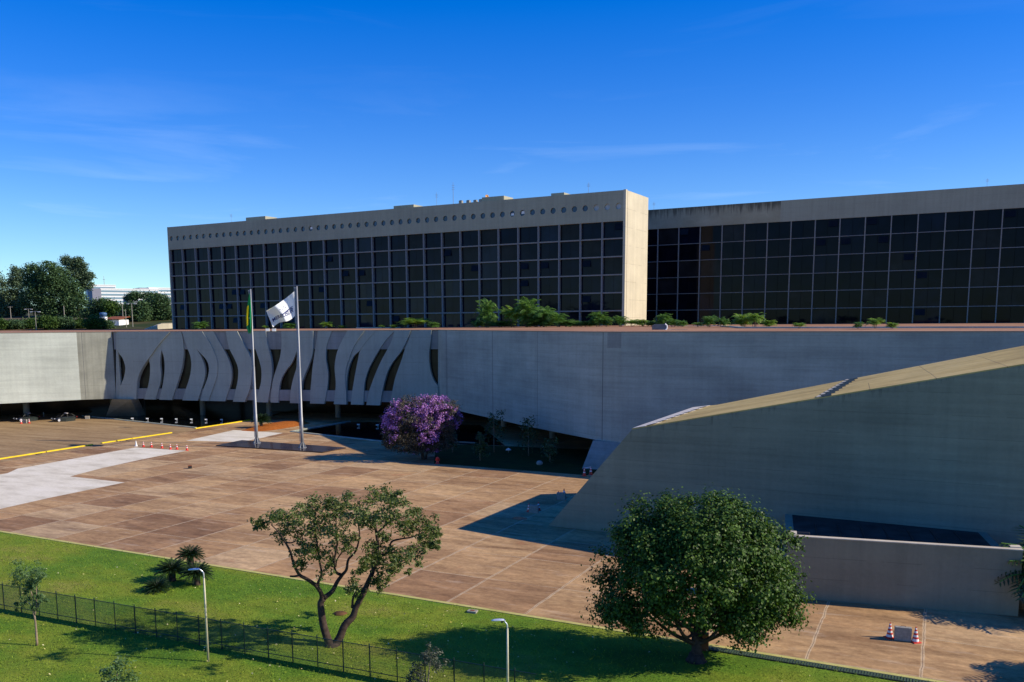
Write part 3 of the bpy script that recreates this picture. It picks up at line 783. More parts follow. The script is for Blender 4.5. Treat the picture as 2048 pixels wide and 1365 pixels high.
cells = [(k, r) for k in range(4, len(mk) - 1) for r in range(6)]
cells.sort(key=lambda c: abs(c[0] - 12))
rest = MB()
for n_, (k, r) in enumerate(cells):
    a = (mk[k] + .11, mk[k + 1] - .11, RR[r + 1] + .07, RR[r] - (.07 if r else 0))
    if n_ < 100: glass_cell(*a, .36, rd).build('window', [rd.choice((M['glass_right'],) * 5 + (M['glass'], M['glass_c'])), M['glass_dark']], rb)
    else: glass_cell(*a, .36, rd, rest)
tag(rest.build('window', [M['glass_right'], M['glass_dark']], rb), kind='stuff')

# antennas and the dish on the roofs
def antenna(px, yt, yb, yl, label, r=.035):
    x, zt = on_front(px, yt, yl); base = bl(x, yl); zb = 44.5
    a = thing('antenna', label, 'antenna', (base[0], base[1], zb))
    mb = MB().tube([(0, 0, 0), (0, 0, zt - zb)], [r, r * .6], 6)
    mb.build('mast', M['metal'], a)
    h = zt - zb
    if h > 2.5:
        d = MB()
        for q in (.72, .8, .88): d.tube([(-.35, 0, h * q), (.35, 0, h * q)], .025, 5)
        d.build('crossbar', M['metal'], a)
antenna(906, 365, 402, 5, 'tallest thin antenna on the long office block, left of the dish', .06)
antenna(1177, 365, 386, 5, 'thin antenna near the right end of the long office block')
antenna(462, 427, 443, 5, 'thin antenna near the left end of the long office block')
antenna(1308, 404, 418, 40, 'short antenna just right of the cream end wall')
antenna(1975, 357, 373, 40, 'short antenna on the black glass block at the right edge')
antenna(873, 385, 405, 5, 'short thin antenna left of the tallest one')
x, z = on_front(974, 393, 4); p = bl(x, 4)
ds = thing('satellite_dish', 'round orange and white dish on the office block roof', 'dish', (p[0], p[1], 44.5))
MB().tube([(0, 0, 0), (0, 0, z - 44.5 - .3)], .06, 6).build('mast', M['metal'], ds)
MB().lathe([(.02, -.16), (.25, -.12), (.42, 0), (.40, .02), (.24, -.09), (.02, -.12)], (0, 0, 0), 14).build('reflector', plain('dish_paint', (.55, .25, .05), .5), ds, True).location = (0, 0, z - 44.5)
ds.children[-1].rotation_euler = (1.2, 0, .3)
for i, (px, yt) in enumerate(((922, 401), (937, 400.5), (951, 400), (962, 398.5))):
    x, z = on_front(px, yt, 2.5); p = bl(x, 2.5)
    o = thing('air_unit', ['small pale rooftop unit, leftmost of four left of the dish', 'small pale rooftop unit, second of four left of the dish', 'small pale rooftop unit, third of four left of the dish', 'small pale rooftop unit next to the dish'][i], 'air unit', (p[0], p[1], 44.5), -PHI, 'pale rooftop units')
    MB().box(-.38, .38, -.35, .35, 0, max(.6, z - 44.6)).build('casing', M['stone'], o)
    MB().lathe([(.35, 0), (.35, .06), (.1, .07)], (0, 0, max(.6, z - 44.6)), 12).build('fan', M['black'], o)

# ------------------------------------------------------------------ the sloping concrete hall in the right foreground
WO = np.array([5.65, 77.92, 0])
def hall_concrete():
    m = M['wedge']; t_n = m.node_tree; N_ = t_n.nodes; b_ = N_['Principled BSDF']; lk = b_.inputs['Base Color'].links[0].from_socket
    tc = N_.new('ShaderNodeTexCoord'); sx = N_.new('ShaderNodeSeparateXYZ'); t_n.links.new(tc.outputs['Object'], sx.inputs[0])
    def mth(op, a, b=None):
        x = N_.new('ShaderNodeMath'); x.operation = op
        for i, v in enumerate((a, b)):
            if v is None: continue
            if hasattr(v, 'links'): t_n.links.new(v, x.inputs[i])
            else: x.inputs[i].default_value = v
        return x.outputs[0]
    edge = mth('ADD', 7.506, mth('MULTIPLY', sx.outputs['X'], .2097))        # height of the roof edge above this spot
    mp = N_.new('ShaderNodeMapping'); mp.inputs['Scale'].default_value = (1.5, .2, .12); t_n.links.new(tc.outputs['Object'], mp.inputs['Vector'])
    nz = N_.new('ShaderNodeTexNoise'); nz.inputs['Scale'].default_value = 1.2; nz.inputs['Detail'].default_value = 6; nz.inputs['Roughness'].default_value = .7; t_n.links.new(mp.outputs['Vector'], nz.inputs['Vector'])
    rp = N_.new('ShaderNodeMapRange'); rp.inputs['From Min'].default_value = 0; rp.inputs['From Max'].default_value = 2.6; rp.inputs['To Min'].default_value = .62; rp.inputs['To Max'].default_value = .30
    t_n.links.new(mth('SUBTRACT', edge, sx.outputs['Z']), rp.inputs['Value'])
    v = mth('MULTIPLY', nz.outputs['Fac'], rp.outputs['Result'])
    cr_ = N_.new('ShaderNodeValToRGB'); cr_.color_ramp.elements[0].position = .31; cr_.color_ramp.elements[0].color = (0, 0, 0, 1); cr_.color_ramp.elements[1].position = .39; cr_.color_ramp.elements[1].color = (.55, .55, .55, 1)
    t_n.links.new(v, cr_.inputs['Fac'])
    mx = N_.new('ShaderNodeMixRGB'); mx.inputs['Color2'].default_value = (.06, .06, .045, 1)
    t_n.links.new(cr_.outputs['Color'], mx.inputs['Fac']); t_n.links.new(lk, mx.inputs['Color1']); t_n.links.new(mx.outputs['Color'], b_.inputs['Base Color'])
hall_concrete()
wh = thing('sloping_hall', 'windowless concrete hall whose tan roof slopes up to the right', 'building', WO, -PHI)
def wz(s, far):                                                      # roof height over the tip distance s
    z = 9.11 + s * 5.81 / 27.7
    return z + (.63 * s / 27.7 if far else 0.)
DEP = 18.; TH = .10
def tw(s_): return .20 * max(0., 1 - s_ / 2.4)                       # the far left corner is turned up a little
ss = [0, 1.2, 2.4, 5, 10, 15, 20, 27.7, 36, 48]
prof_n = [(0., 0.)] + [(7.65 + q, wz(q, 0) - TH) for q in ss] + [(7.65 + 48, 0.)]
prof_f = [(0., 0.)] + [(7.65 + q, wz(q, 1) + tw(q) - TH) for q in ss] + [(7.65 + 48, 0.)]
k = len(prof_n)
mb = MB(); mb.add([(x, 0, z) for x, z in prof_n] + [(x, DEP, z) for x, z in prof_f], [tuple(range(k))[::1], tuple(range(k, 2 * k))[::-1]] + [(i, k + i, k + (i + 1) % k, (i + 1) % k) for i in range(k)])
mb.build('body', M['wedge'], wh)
n = NT('tan_roof')
a = n.noise(n.coord((.12, .3, .2)), 1., 6, .62); b = n.noise(n.coord(), 1.4, 6, .7)
c = n.mix(.6, n.ramp(a, [(.32, (.38, .27, .095)), (.5, (.54, .40, .145)), (.68, (.62, .47, .19))]), n.ramp(b, [(.3, .72), (.7, 1.1)]), 'MULTIPLY')
sx = n.new('ShaderNodeSeparateXYZ'); n.link(n.tc.outputs['Object'], sx.inputs[0])
fr = n.math('FRACT', n.math('DIVIDE', n.math('ADD', sx.outputs['X'], n.math('MULTIPLY', sx.outputs['Y'], .12)), 4.3))
c = n.mix(n.math('MULTIPLY', n.math('MULTIPLY', n.math('LESS_THAN', fr, .014), n.math('GREATER_THAN', sx.outputs['X'], 25.)), .6), c, (.12, .09, .06))
n.base(c); n.rough(.9, .2); n.bump(b, .3, .03)
def rz(q, y): return wz(q, 0) + (wz(q, 1) + tw(q) - wz(q, 0)) * y / DEP
def on_roof(mb, pts, z0, z1):                                        # a thin plate lying on the slope; pts are (distance, depth)
    lo = [(7.65 + q, y, rz(q, y) + z0) for q, y in pts]; k_ = len(pts)
    hi = [(7.65 + q, y, rz(q, y) + z1) for q, y in pts]
    mb.add(lo + hi, [tuple(range(k_))[::-1], tuple(range(k_, 2 * k_))] + [(i, (i + 1) % k_, k_ + (i + 1) % k_, k_ + i) for i in range(k_)])
rf = MB(); edge_ = [0, 1.2, 2.4, 5, 10, 15, 20, 27.7, 36, 47.98]
for q0, q1 in zip(edge_[:-1], edge_[1:]): on_roof(rf, [(q0, .01), (q1, .01), (q1, DEP - .01), (q0, DEP - .01)], -TH + .003, 0.)
rf.build('roof', n.m, wh)
strip, dk, wt = MB(), MB(), MB()
T_ = 7
for i in range(T_):                                                  # pale strip with a stepped right edge and a flat dark plate at each step
    y0, y1 = .03 + (DEP - .06) * i / T_, .03 + (DEP - .06) * (i + 1) / T_
    on_roof(strip, [(.02, y0), (1.15, y0), (1.75, y1), (.02, y1)], .004, .03)
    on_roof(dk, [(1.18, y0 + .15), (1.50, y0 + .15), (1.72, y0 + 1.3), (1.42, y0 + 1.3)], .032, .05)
strip.build('roof_gutter', plain('pale_membrane', (.62, .57, .48), .8, .2), wh)
T_ = 9
for i in range(T_):
    y0, y1 = .05 + (DEP - .1) * i / T_, .05 + (DEP - .1) * (i + 1) / T_
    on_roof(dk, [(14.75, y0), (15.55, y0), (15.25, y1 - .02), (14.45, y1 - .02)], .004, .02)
    on_roof(wt, [(14.42, y0 + .3), (14.80, y0 + .3), (14.46, y1 - .2), (14.30, y1 - .2)], .024, .06)
tag(dk.build('dark_plate', M['glass_dark'], wh), kind=None)  # flat dark plates along both rows of steps
wt.build('roof_step', M['rim'], wh)

# annex in front of it
t_ = np.array([12.8, -4.1, 0]); t_ /= np.linalg.norm(t_); AO = np.array([19.6, 56.62, 0]); aph = math.atan2(-t_[1], t_[0])
ax_ = thing('annex', 'low concrete annex with a pale rim and sunken black roof below the sloping hall', 'building', AO, -aph)
an_ = np.array([-t_[1], t_[0], 0])
def to_hall(p):                                                      # distance from p along an_ to the hall's front face
    return ((WO - p) @ BX) / (an_ @ BX)
dl, dr = to_hall(AO), to_hall(AO + t_ * 13.44)
MB().box(0, 13.44, 0, .38, 0, 4.1).build('front_wall', M['annex'], ax_)
MB().prism([(0, .381, 0), (0, dl, 0), (0, dl, 3.06), (0, 1.25, 3.06), (0, 1.2, 4.098), (0, .381, 4.098)], (.55, 0, 0)).build('side_wall', M['annex'], ax_)
MB().prism([(12.9, .381, 0), (12.9, dr, 0), (12.9, dr, 3.06), (12.9, 1.05, 3.06), (12.9, 1., 4.098), (12.9, .381, 4.098)], (.54, 0, 0)).build('side_wall', M['annex'], ax_)
MB().slab([(.552, .382), (12.898, .382), (12.898, dr), (.552, dl)], 2.6, 3.05).build('roof', plain('black_membrane', (.055, .042, .034), .8, .2, 0., .45, .7), ax_)
sm_ = MB()
for k in range(1, 8): sm_.box(.55 + k * 1.54 - .03, .55 + k * 1.54 + .03, .6, min(dl, dr) - .2, 3.051, 3.09)
sm_.build('roof_seam', M['black'], ax_)
rm = MB(); rm.box(-.03, 13.47, -.03, .41, 4.101, 4.16); rm.box(-.03, .58, .42, 1.2, 4.10, 4.22); rm.box(12.87, 13.47, .42, 1.0, 4.10, 4.22)
rm.build('rim', M['rim'], ax_)
p = AO + t_ * .95 + an_ * 1.2
fl = thing('floodlight', 'small black floodlight on the annex roof behind its left rim', 'light', (p[0], p[1], 3.05), -aph)
MB().tube([(0, 0, 0), (0, 0, .75)], .05, 6).build('stand', M['metal'], fl)
bevel(MB().box(-.45, .45, -.16, .16, .7, 1.12).build('housing', M['black'], fl), .04)
MB().box(-.4, .4, -.175, -.162, .74, 1.08).build('lens', M['glass_blue'], fl)

# vent cowl and small things on the curved building's roof
p = G(1319, 661, ZT)
vc = thing('roof_vent', 'dark roof vent cowl with a white curved rim on the brown roof edge', 'vent', (p[0], p[1], ZT - .03), -.1)
pr = [(-.95, 0), (.75, 0), (.95, .25), (.95, .7), (.7, .95), (-.6, .95), (-.95, .7)]
MB().prism([(x * 1.05, 0, z * .95) for x, z in pr], (0, 1.0, 0)).build('cowl', plain('cowl_steel', (.07, .085, .11), .4), vc)
MB().tube([(.80, -.04, .02), (1.05, -.04, .3), (1.05, -.04, .68), (.76, -.04, .95)], .09, 8).build('rim', M['white'], vc)
MB().box(-.2, 1.6, -.5, -.1, 0, .1).build('curb', M['white'], vc)
MB().box(1.3, 3.9, -.3, .4, 0, .14).build('duct', M['stone'], vc)
kp = [bl(on_front(x, y, 27)[0], 27) for x, y in ((1340, 653), (1545, 653))] 
mb = MB()
for p, q in ((G(1335, 653.4, 16.9), G(1440, 652.8, 16.9)), (G(1440, 652.8, 16.9), G(1485, 656, 16.85)), (G(1485, 656, 16.85), G(2120, 655.4, 16.8))):
    d = (q - p) / np.linalg.norm(q - p); nn = np.array([-d[1], d[0], 0]) * .3
    mb.prism([p - nn, q - nn, q + nn, p + nn], (0, 0, .16))
    mb.prism([p - nn - (0, 0, .5), q - nn - (0, 0, .5), q + nn - (0, 0, .5), p + nn - (0, 0, .5)], (0, 0, .495))
tag(mb.build('planter_kerb', M['rim']), 'long pale kerb of the roof garden in front of the black glass block', 'kerb')
p, q = G(712, 657.6, 16.75), G(800, 656.6, 16.78)
tag(MB().prism([p, q, q + (0, 1.2, 0), p + (0, 1.2, 0)], (0, 0, .25)).build('roof_hatch', M['rim']), 'low pale slab on the brown roof right of the white flag', 'slab')
for px, lb in ((535, 'small pale box on the roof edge under the white flag, left of two'), (548, 'small pale box on the roof edge under the white flag, right of two')):
    p = G(px, 664, ZT)
    o = thing('roof_box', lb, 'box', (p[0], p[1], ZT + .09), .1); MB().box(-.3, .3, 0, .4, 0, .45).build('case', M['white'], o); MB().box(-.33, .33, -.03, .43, .45, .5).build('lid', M['stone'], o)

# ------------------------------------------------------------------ trees
def blob_points(blobs, N, rng, shell=.55):                           # blobs: (centre, (rx, ry, rz)); points denser towards the surface
    vol = np.array([r[0] * r[1] * r[2] for _, r in blobs]) ** .75; vol /= vol.sum()
    idx = rng.choice(len(blobs), N, p=vol)
    d = unit(rng.normal(size=(N, 3))); r = rng.uniform(shell ** 3, 1, (N, 1)) ** (1 / 3)
    C_ = np.array([b[0] for b in blobs])[idx]; R_ = np.array([b[1] for b in blobs])[idx]
    return C_ + d * r * R_, d
def clumps(centres, radius, per, rng, flat=.75):
    K = len(centres); d = rng.normal(size=(K, per, 3)) * np.array([1, 1, flat]) * .5
    r = np.asarray(radius).reshape(-1, 1, 1)
    return (centres[:, None] + d * r).reshape(-1, 3), unit(d.reshape(-1, 3))
def limb(mb, pts, r0, r1, n=8, k=4):
    p = smooth_path(pts, k); L_ = len(p)
    mb.tube(p, [r0 + (r1 - r0) * (i / (L_ - 1)) ** .8 for i in range(L_)], n)

# dense round tree in front of the hall
def dense_tree():
    rng = np.random.default_rng(11)
    b = G(1392, 1322); Y = b[1]
    t = thing('broadleaf_tree', 'dense dark green round tree with glossy leaves in front of the sloping hall', 'tree', b)
    P = lambda x, y, dy=0.: D(x, y, Y + dy) - b
    ell = [(P(1395, 1135), 4.25, 4.0, 3.0), (P(1305, 1125), 2.3, 3.2, 2.6), (P(1490, 1150), 2.45, 3.2, 2.7), (P(1400, 1085), 3.4, 3.6, 2.3), (P(1262, 1180), 1.5, 2.4, 1.7), (P(1535, 1195), 1.5, 2.4, 1.8),
           (P(1330, 1060), 1.7, 2.2, 1.5), (P(1440, 1035), 1.6, 2.0, 1.0), (P(1500, 1065), 1.4, 2.0, 1.1), (P(1485, 1235), 1.9, 2.6, 1.1), (P(1232, 1215), .9, 1.6, .8), (P(1575, 1080), .55, 1., .6), (P(1548, 1212), 1.25, 2., 1.2), (P(1485, 1262), 1.6, 2.2, .75), (P(1300, 1240), 1.4, 2., .8)]
    cs = []
    for c, rx, ry, rz in ell:
        m = int(26 * rx * ry ** .5 * rz ** .5)
        d = unit(rng.normal(size=(m, 3))); cs.append(c + d * np.array([rx, ry, rz]) * rng.uniform(.72, 1.0, (m, 1)))
    cs = np.concatenate(cs)
    cs = cs[cs[:, 2] > 1.45 + rng.uniform(0, .5, len(cs)) + .9 * np.exp(-((cs[:, 0] + .9) / 1.1) ** 2)]
    nz = np.sin(cs[:, 0] * 2.1 + 1.3 * cs[:, 2]) + np.sin(cs[:, 1] * 1.7 - 1.9 * cs[:, 2] + cs[:, 0])
    cs = cs[nz + .5 * rng.normal(size=len(cs)) > -.55]
    tips = [P(x, y, rng.uniform(-1, 1)) for x, y in ((1262, 1008), (1280, 1000), (1340, 998), (1372, 1003), (1404, 998), (1420, 996), (1436, 997), (1484, 1018), (1483, 1028), (1575, 1070), (1185, 1225), (1205, 1110), (1600, 1150), (1603, 1200), (1196, 1160), (1250, 1040))]
    cs = np.concatenate([cs, np.array(tips)])
    cs = np.concatenate([cs, cs[rng.random(len(cs)) < .35] + rng.normal(size=(1, 3)) * .3])
    pts, out = clumps(cs, rng.uniform(.36, .72, len(cs)), 70, rng, .9)
    cc = ell[0][0]; outw = unit(pts - cc) * .6
    u, v = rand_leaves(pts, .17, .115, rng, .35, .25, outw + out * 1.3)
    leaf_mesh('crown', M['leaf_dense'], pts, u, v, t)
    mb = MB(); limb(mb, [(0, 0, -.1), (.03, 0, .6), (-.02, .05, 1.4), (.1, .1, 2.3), (.1, .1, 4.6)], .36, .14, 12)
    for e in ((-2.6, .3, 2.5), (-1.5, -.8, 2.9), (2.2, -.5, 2.2), (1.3, -1., 2.7)): limb(mb, [(0, 0, .9), (e[0] * .5, e[1] * .5, 1.5), e], .15, .06, 7)
    mb.lathe([(.62, -.05), (.47, .12), (.37, .42)], (0, 0, 0), 12)
    for k in range(14):
        a = k * 2.4; e = np.array([math.cos(a) * rng.uniform(2.2, 3.9), math.sin(a) * rng.uniform(2, 3.4), rng.uniform(2.4, 6.)])
        limb(mb, [(.03, .05, 1.2 + .09 * k), e * .45 + (0, 0, .5), e], .13, .03, 6)
    mb.build('trunk', M['bark'], t, True)
dense_tree()

# open forked tree on the lawn
def open_tree():
    rng = np.random.default_rng(23)
    b = G(664, 1291); Y = b[1]
    t = thing('forked_tree', 'open crowned tree with a trunk forked at the ground on the lawn', 'tree', b)
    Q = lambda x, y, dy=0.: D(500 + x / 4.015, 970 + y / 4.015, Y + dy) - b
    tr = MB()
    limb(tr, [Q(655, 1300), Q(620, 1230), Q(588, 1120), Q(572, 1010), Q(568, 950), Q(590, 912)], .26, .17, 10)
    limb(tr, [Q(668, 1300), Q(715, 1240, .1), Q(760, 1130, .2), Q(825, 1060, .3), Q(850, 985, .3), Q(900, 890, .3), Q(945, 790, .4), Q(985, 700, .5), Q(1005, 610, .5), Q(1025, 500, .6), Q(1015, 390, .7), Q(1000, 300, .8), Q(990, 220, .8)], .26, .055, 10)
    limb(tr, [Q(580, 930), Q(570, 870, -.2), Q(530, 810, -.5), Q(460, 760, -.8), Q(395, 720, -1), Q(350, 630, -1.2), Q(320, 530, -1.4), Q(270, 440, -1.5), Q(230, 380, -1.6), Q(170, 320, -1.7)], .15, .03, 8)
    limb(tr, [Q(590, 912), Q(660, 855, .3), Q(700, 780, .5), Q(740, 725, .7), Q(775, 680, .8), Q(790, 600, 1.), Q(850, 530, 1.2), Q(880, 400, 1.4), Q(860, 280, 1.6)], .155, .03, 8)
    limb(tr, [Q(575, 880, -.2), Q(545, 800, -.3), Q(575, 720, -.4), Q(560, 620, -.6), Q(540, 480, -.8), Q(520, 330, -1), Q(530, 200, -1.1)], .10, .025, 8)
    limb(tr, [Q(320, 735, -1), Q(360, 735, -1), Q(400, 725, -1)], .05, .07, 6)
    limb(tr, [Q(735, 725, .7), Q(690, 700, .5), Q(675, 620, .3), Q(700, 480, .2), Q(690, 330, .1), Q(700, 200, 0)], .10, .025, 6)
    limb(tr, [Q(820, 985, .3), Q(830, 900, 0), Q(860, 840, -.2)], .08, .04, 6)
    limb(tr, [Q(1020, 580, .6), Q(1110, 540, .2), Q(1135, 460, 0), Q(1210, 435, -.2), Q(1300, 420, -.3), Q(1400, 380, -.4)], .09, .025, 6)
    limb(tr, [Q(1000, 620, .5), Q(1100, 550, .9), Q(1210, 540, 1.1), Q(1330, 500, 1.3), Q(1460, 470, 1.4)], .07, .02, 6)
    limb(tr, [Q(1010, 400, .7), Q(1120, 300, 1.), Q(1260, 250, 1.4), Q(1340, 230, 1.6)], .07, .02, 6)
    limb(tr, [Q(290, 465, -1.5), Q(350, 460, -1.6), Q(390, 400, -1.8)], .05, .02, 6)
    limb(tr, [Q(700, 430, .2), Q(600, 350, .8), Q(480, 270, 1.2)], .05, .02, 6)
    limb(tr, [Q(740, 540, .6), Q(700, 600, .9), Q(690, 660, 1.)], .04, .03, 6)
    tr.lathe([(.55, -.05), (.46, .08), (.36, .25)], tuple(Q(662, 1300)), 10)
    tr.build('trunk', M['bark'], t, True)
    cl = [(110, 285, 55), (60, 320, 35), (180, 260, 60), (240, 240, 55), (250, 330, 60), (310, 260, 60), (330, 330, 60), (300, 400, 40), (400, 300, 60), (420, 370, 60), (450, 220, 55), (470, 160, 55), (540, 150, 60), (520, 230, 65),
          (600, 200, 70), (640, 140, 55), (620, 280, 70), (520, 320, 65), (480, 440, 65), (560, 420, 65), (610, 360, 65), (500, 530, 60), (560, 590, 60), (400, 580, 55), (440, 520, 45), (600, 660, 55), (640, 600, 40), (390, 620, 35),
          (700, 210, 65), (720, 130, 50), (700, 300, 60), (690, 380, 60), (740, 440, 60), (700, 500, 55), (790, 400, 60), (800, 480, 50), (780, 180, 65), (800, 270, 65), (850, 120, 55), (880, 200, 65), (860, 300, 60), (950, 120, 60), (960, 220, 70), (940, 310, 55),
          (1020, 80, 50), (1080, 80, 50), (1060, 150, 65), (1060, 250, 70), (1150, 90, 50), (1180, 80, 30), (1150, 170, 65), (1160, 260, 65), (1220, 160, 50), (1240, 230, 55), (1100, 330, 60), (1090, 410, 50), (1290, 260, 55), (1340, 215, 45), (1370, 270, 55), (1250, 370, 55), (1350, 340, 55), (1420, 300, 45), (1430, 370, 50), (1490, 360, 40), (1470, 400, 35),
          (1330, 490, 50), (1390, 520, 40), (1410, 450, 45), (1470, 490, 35), (1490, 480, 25), (1270, 560, 45), (1330, 590, 45), (1200, 590, 45), (1180, 660, 40), (1130, 710, 40), (1080, 600, 60), (1080, 540, 55), (960, 520, 60), (1000, 560, 65), (950, 600, 60), (1020, 640, 65), (930, 650, 35), (1040, 740, 50), (1000, 800, 30), (1060, 770, 40), (830, 790, 50), (800, 840, 40), (870, 830, 40), (880, 700, 30), (1270, 700, 14), (1350, 632, 14), (1010, 470, 50), (1150, 600, 40)]
    cs = np.array([Q(x, y, rng.normal(0, 1.5) + (.5 if x > 900 else -.3)) for x, y, r in cl]); rr = np.array([r for *_, r in cl]) / 4.015 / F * Y
    sub = np.repeat(cs, 5, 0) + rng.normal(size=(len(cs) * 5, 3)) * np.repeat(rr, 5)[:, None] * np.array([.75, 1.1, .62])
    pts, out = clumps(sub, np.repeat(rr, 5) * .85, 38, rng, .8)
    u, v = rand_leaves(pts, .21, .09, rng, .5, .7, out * .5)
    leaf_mesh('crown', M['leaf_open'], pts, u, v, t)
open_tree()

def small_tree(name, label, cat, b, cl, scale, trunk, leafmat, L, W_, per, seed, bark='bark_pale', r=(.09, .04)):
    rng = np.random.default_rng(seed)
    t = thing(name, label, cat, b)
    if trunk:
        mb = MB()
        for k, tr in enumerate(trunk): limb(mb, tr, r[0] * (1 if k == 0 else .6), r[1] * (1 if k == 0 else .6), 8)
        mb.build('trunk', M[bark], t, True)
    cs = np.array([c[0] for c in cl]); rr = np.array([c[1] for c in cl])
    sub = np.repeat(cs, 4, 0) + rng.normal(size=(len(cs) * 4, 3)) * np.repeat(rr, 4)[:, None] * .5
    pts, out = clumps(sub, np.repeat(rr, 4) * .7, per, rng)
    u, v = rand_leaves(pts, L, W_, rng, .5, .4, out * .6)
    leaf_mesh('crown', M[leafmat], pts, u, v, t)
    return t
b = G(73.5, 1291.5); Y = b[1]
q = lambda x, y, dy=0.: D(x / 4.79, 1080 + y / 4.79, Y + dy) - b
small_tree('sapling', 'slim young tree with a pale thin trunk on the near lawn at the left', 'tree', b,
           [(q(x, y, dy), r / 4.79 / F * Y) for x, y, r, dy in ((180, 260, 60, 0), (150, 330, 60, .3), (220, 310, 70, -.3), (160, 400, 60, .2), (230, 390, 70, 0), (300, 330, 70, .3), (350, 300, 65, -.2), (400, 300, 60, .2), (380, 360, 60, -.3), (320, 400, 65, .2), (250, 460, 55, 0), (230, 500, 40, 0), (300, 450, 40, 0), (360, 410, 40, 0))] +
           [(q(x, y, dy), r / 4.79 / F * Y * .8) for x, y, r, dy in ((330, 540, 40, 0), (270, 570, 40, .2), (400, 560, 45, -.2), (310, 620, 45, 0), (360, 600, 40, .2), (230, 620, 35, 0), (150, 620, 30, 0), (330, 670, 35, 0), (160, 680, 15, 0), (440, 580, 25, 0))],
           1, [[q(355, 1012), q(345, 850), q(332, 740), q(320, 700), q(325, 600), q(290, 480), q(240, 380)], [q(335, 720), q(350, 600), q(350, 450), q(370, 340)], [q(325, 700), q(270, 600), q(160, 620)], [q(335, 690), q(390, 600), q(430, 570)]], 'leaf_young', .14, .055, 44, 4, r=(.075, .015))
b = G(232, 1392); Y = b[1]; q = lambda x, y, dy=0.: D(x, y, Y + dy) - b
small_tree('bush', 'rounded leafy bush cut off by the bottom edge of the photo at the left', 'bush', b,
           [(q(x, y, dy), .42) for x, y, dy in ((205, 1355, 0), (220, 1345, .3), (235, 1340, -.2), (240, 1332, 0), (250, 1348, .2), (258, 1358, 0), (225, 1362, -.4), (243, 1368, -.3), (200, 1372, 0), (262, 1376, 0), (230, 1380, 0))], 1, [[q(232, 1394), q(232, 1370), q(235, 1345)]], 'leaf_young', .16, .075, 34, 6, r=(.06, .02))
b = G(852, 1398); Y = b[1]
small_tree('sapling', 'small dark leaved sapling at the bottom edge left of the short lamp', 'tree', b,
           [(q(x, y, dy), .30) for x, y, dy in ((862, 1300, 0), (856, 1308, .1), (872, 1312, 0), (866, 1322, -.1), (876, 1326, .1), (852, 1318, 0), (872, 1334, 0), (835, 1330, .2), (828, 1340, 0), (840, 1340, -.2), (822, 1352, 0), (834, 1355, 0), (845, 1352, .1), (820, 1364, 0), (838, 1368, 0))],
           1, [[q(852, 1398), q(856, 1365), q(859, 1335), q(864, 1305)], [q(853, 1385), q(842, 1362), q(832, 1335)]], 'leaf_grey', .13, .05, 30, 8, r=(.05, .02))

# purple flowering tree
def purple_tree():
    rng = np.random.default_rng(31)
    b = G(848, 919); Y = b[1]
    t = thing('flowering_tree', 'round tree covered in purple blossom at the edge of the building shade', 'tree', b)
    P = lambda x, y, dy=0.: D(740 + x / 8.53, 780 + y / 8.53, Y + dy) - b
    k = Y / F / 8.53
    ell = [(P(850, 560), 640 * k, 480 * k), (P(620, 420), 330 * k, 290 * k), (P(1130, 390), 420 * k, 290 * k), (P(430, 620), 230 * k, 330 * k), (P(1320, 500), 220 * k, 230 * k), (P(700, 900), 400 * k, 170 * k), (P(1150, 850), 330 * k, 190 * k), (P(420, 880), 200 * k, 140 * k), (P(900, 960), 330 * k, 120 * k), (P(330, 830), 110 * k, 130 * k)]
    cs = []
    for c, rx, rz in ell:
        m = int(20 * rx * rz) + 8; d = unit(rng.normal(size=(m, 3))); cs.append(c + d * np.array([rx, rx * .85, rz]) * rng.uniform(.8, 1., (m, 1)))
    cs = np.concatenate(cs); cs = cs[cs[:, 2] > .8]
    w = rng.random(len(cs)) < np.clip((cs[:, 2] - 2.6) / 4.2, .03, .58)
    pn = np.sin(cs[:, 0] * 1.1 + .6) + np.sin(cs[:, 2] * 1.5 + cs[:, 1]); w &= pn > -.9; w |= (pn > .9) & (cs[:, 2] > 2.6) & (rng.random(len(cs)) < .6)
    pts, out = clumps(cs[~w], rng.uniform(.38, .58, (~w).sum()), 40, rng)
    u, v = rand_leaves(pts, .24, .10, rng, .4, .3, out)
    leaf_mesh('crown', M['leaf_olive'], pts, u, v, t)
    pts, out = clumps(cs[w], rng.uniform(.36, .55, w.sum()), 36, rng)
    u, v = rand_leaves(pts, .21, .17, rng, .4, .2, out)
    leaf_mesh('blossom', M['blossom'], pts, u, v, t)
    mb = MB()
    for k_ in range(3):
        a = k_ * 2.1 + .4; limb(mb, [(.25 * math.cos(a), .25 * math.sin(a), -.05), (.5 * math.cos(a), .5 * math.sin(a), 1.), (1.6 * math.cos(a), 1.5 * math.sin(a), 2.6), (2.6 * math.cos(a), 2.4 * math.sin(a), 4.6)], .16, .05, 8)
    for k_ in range(12):
        a = k_ * 1.9; limb(mb, [(.3 * math.cos(a), .3 * math.sin(a), 1.), (1.9 * math.cos(a), 1.8 * math.sin(a), 1.9 + .1 * k_), (3.9 * math.cos(a), 3.4 * math.sin(a), 1.8 + .25 * k_)], .07, .02, 5)
    mb.build('trunk', M['bark'], t, True)
purple_tree()

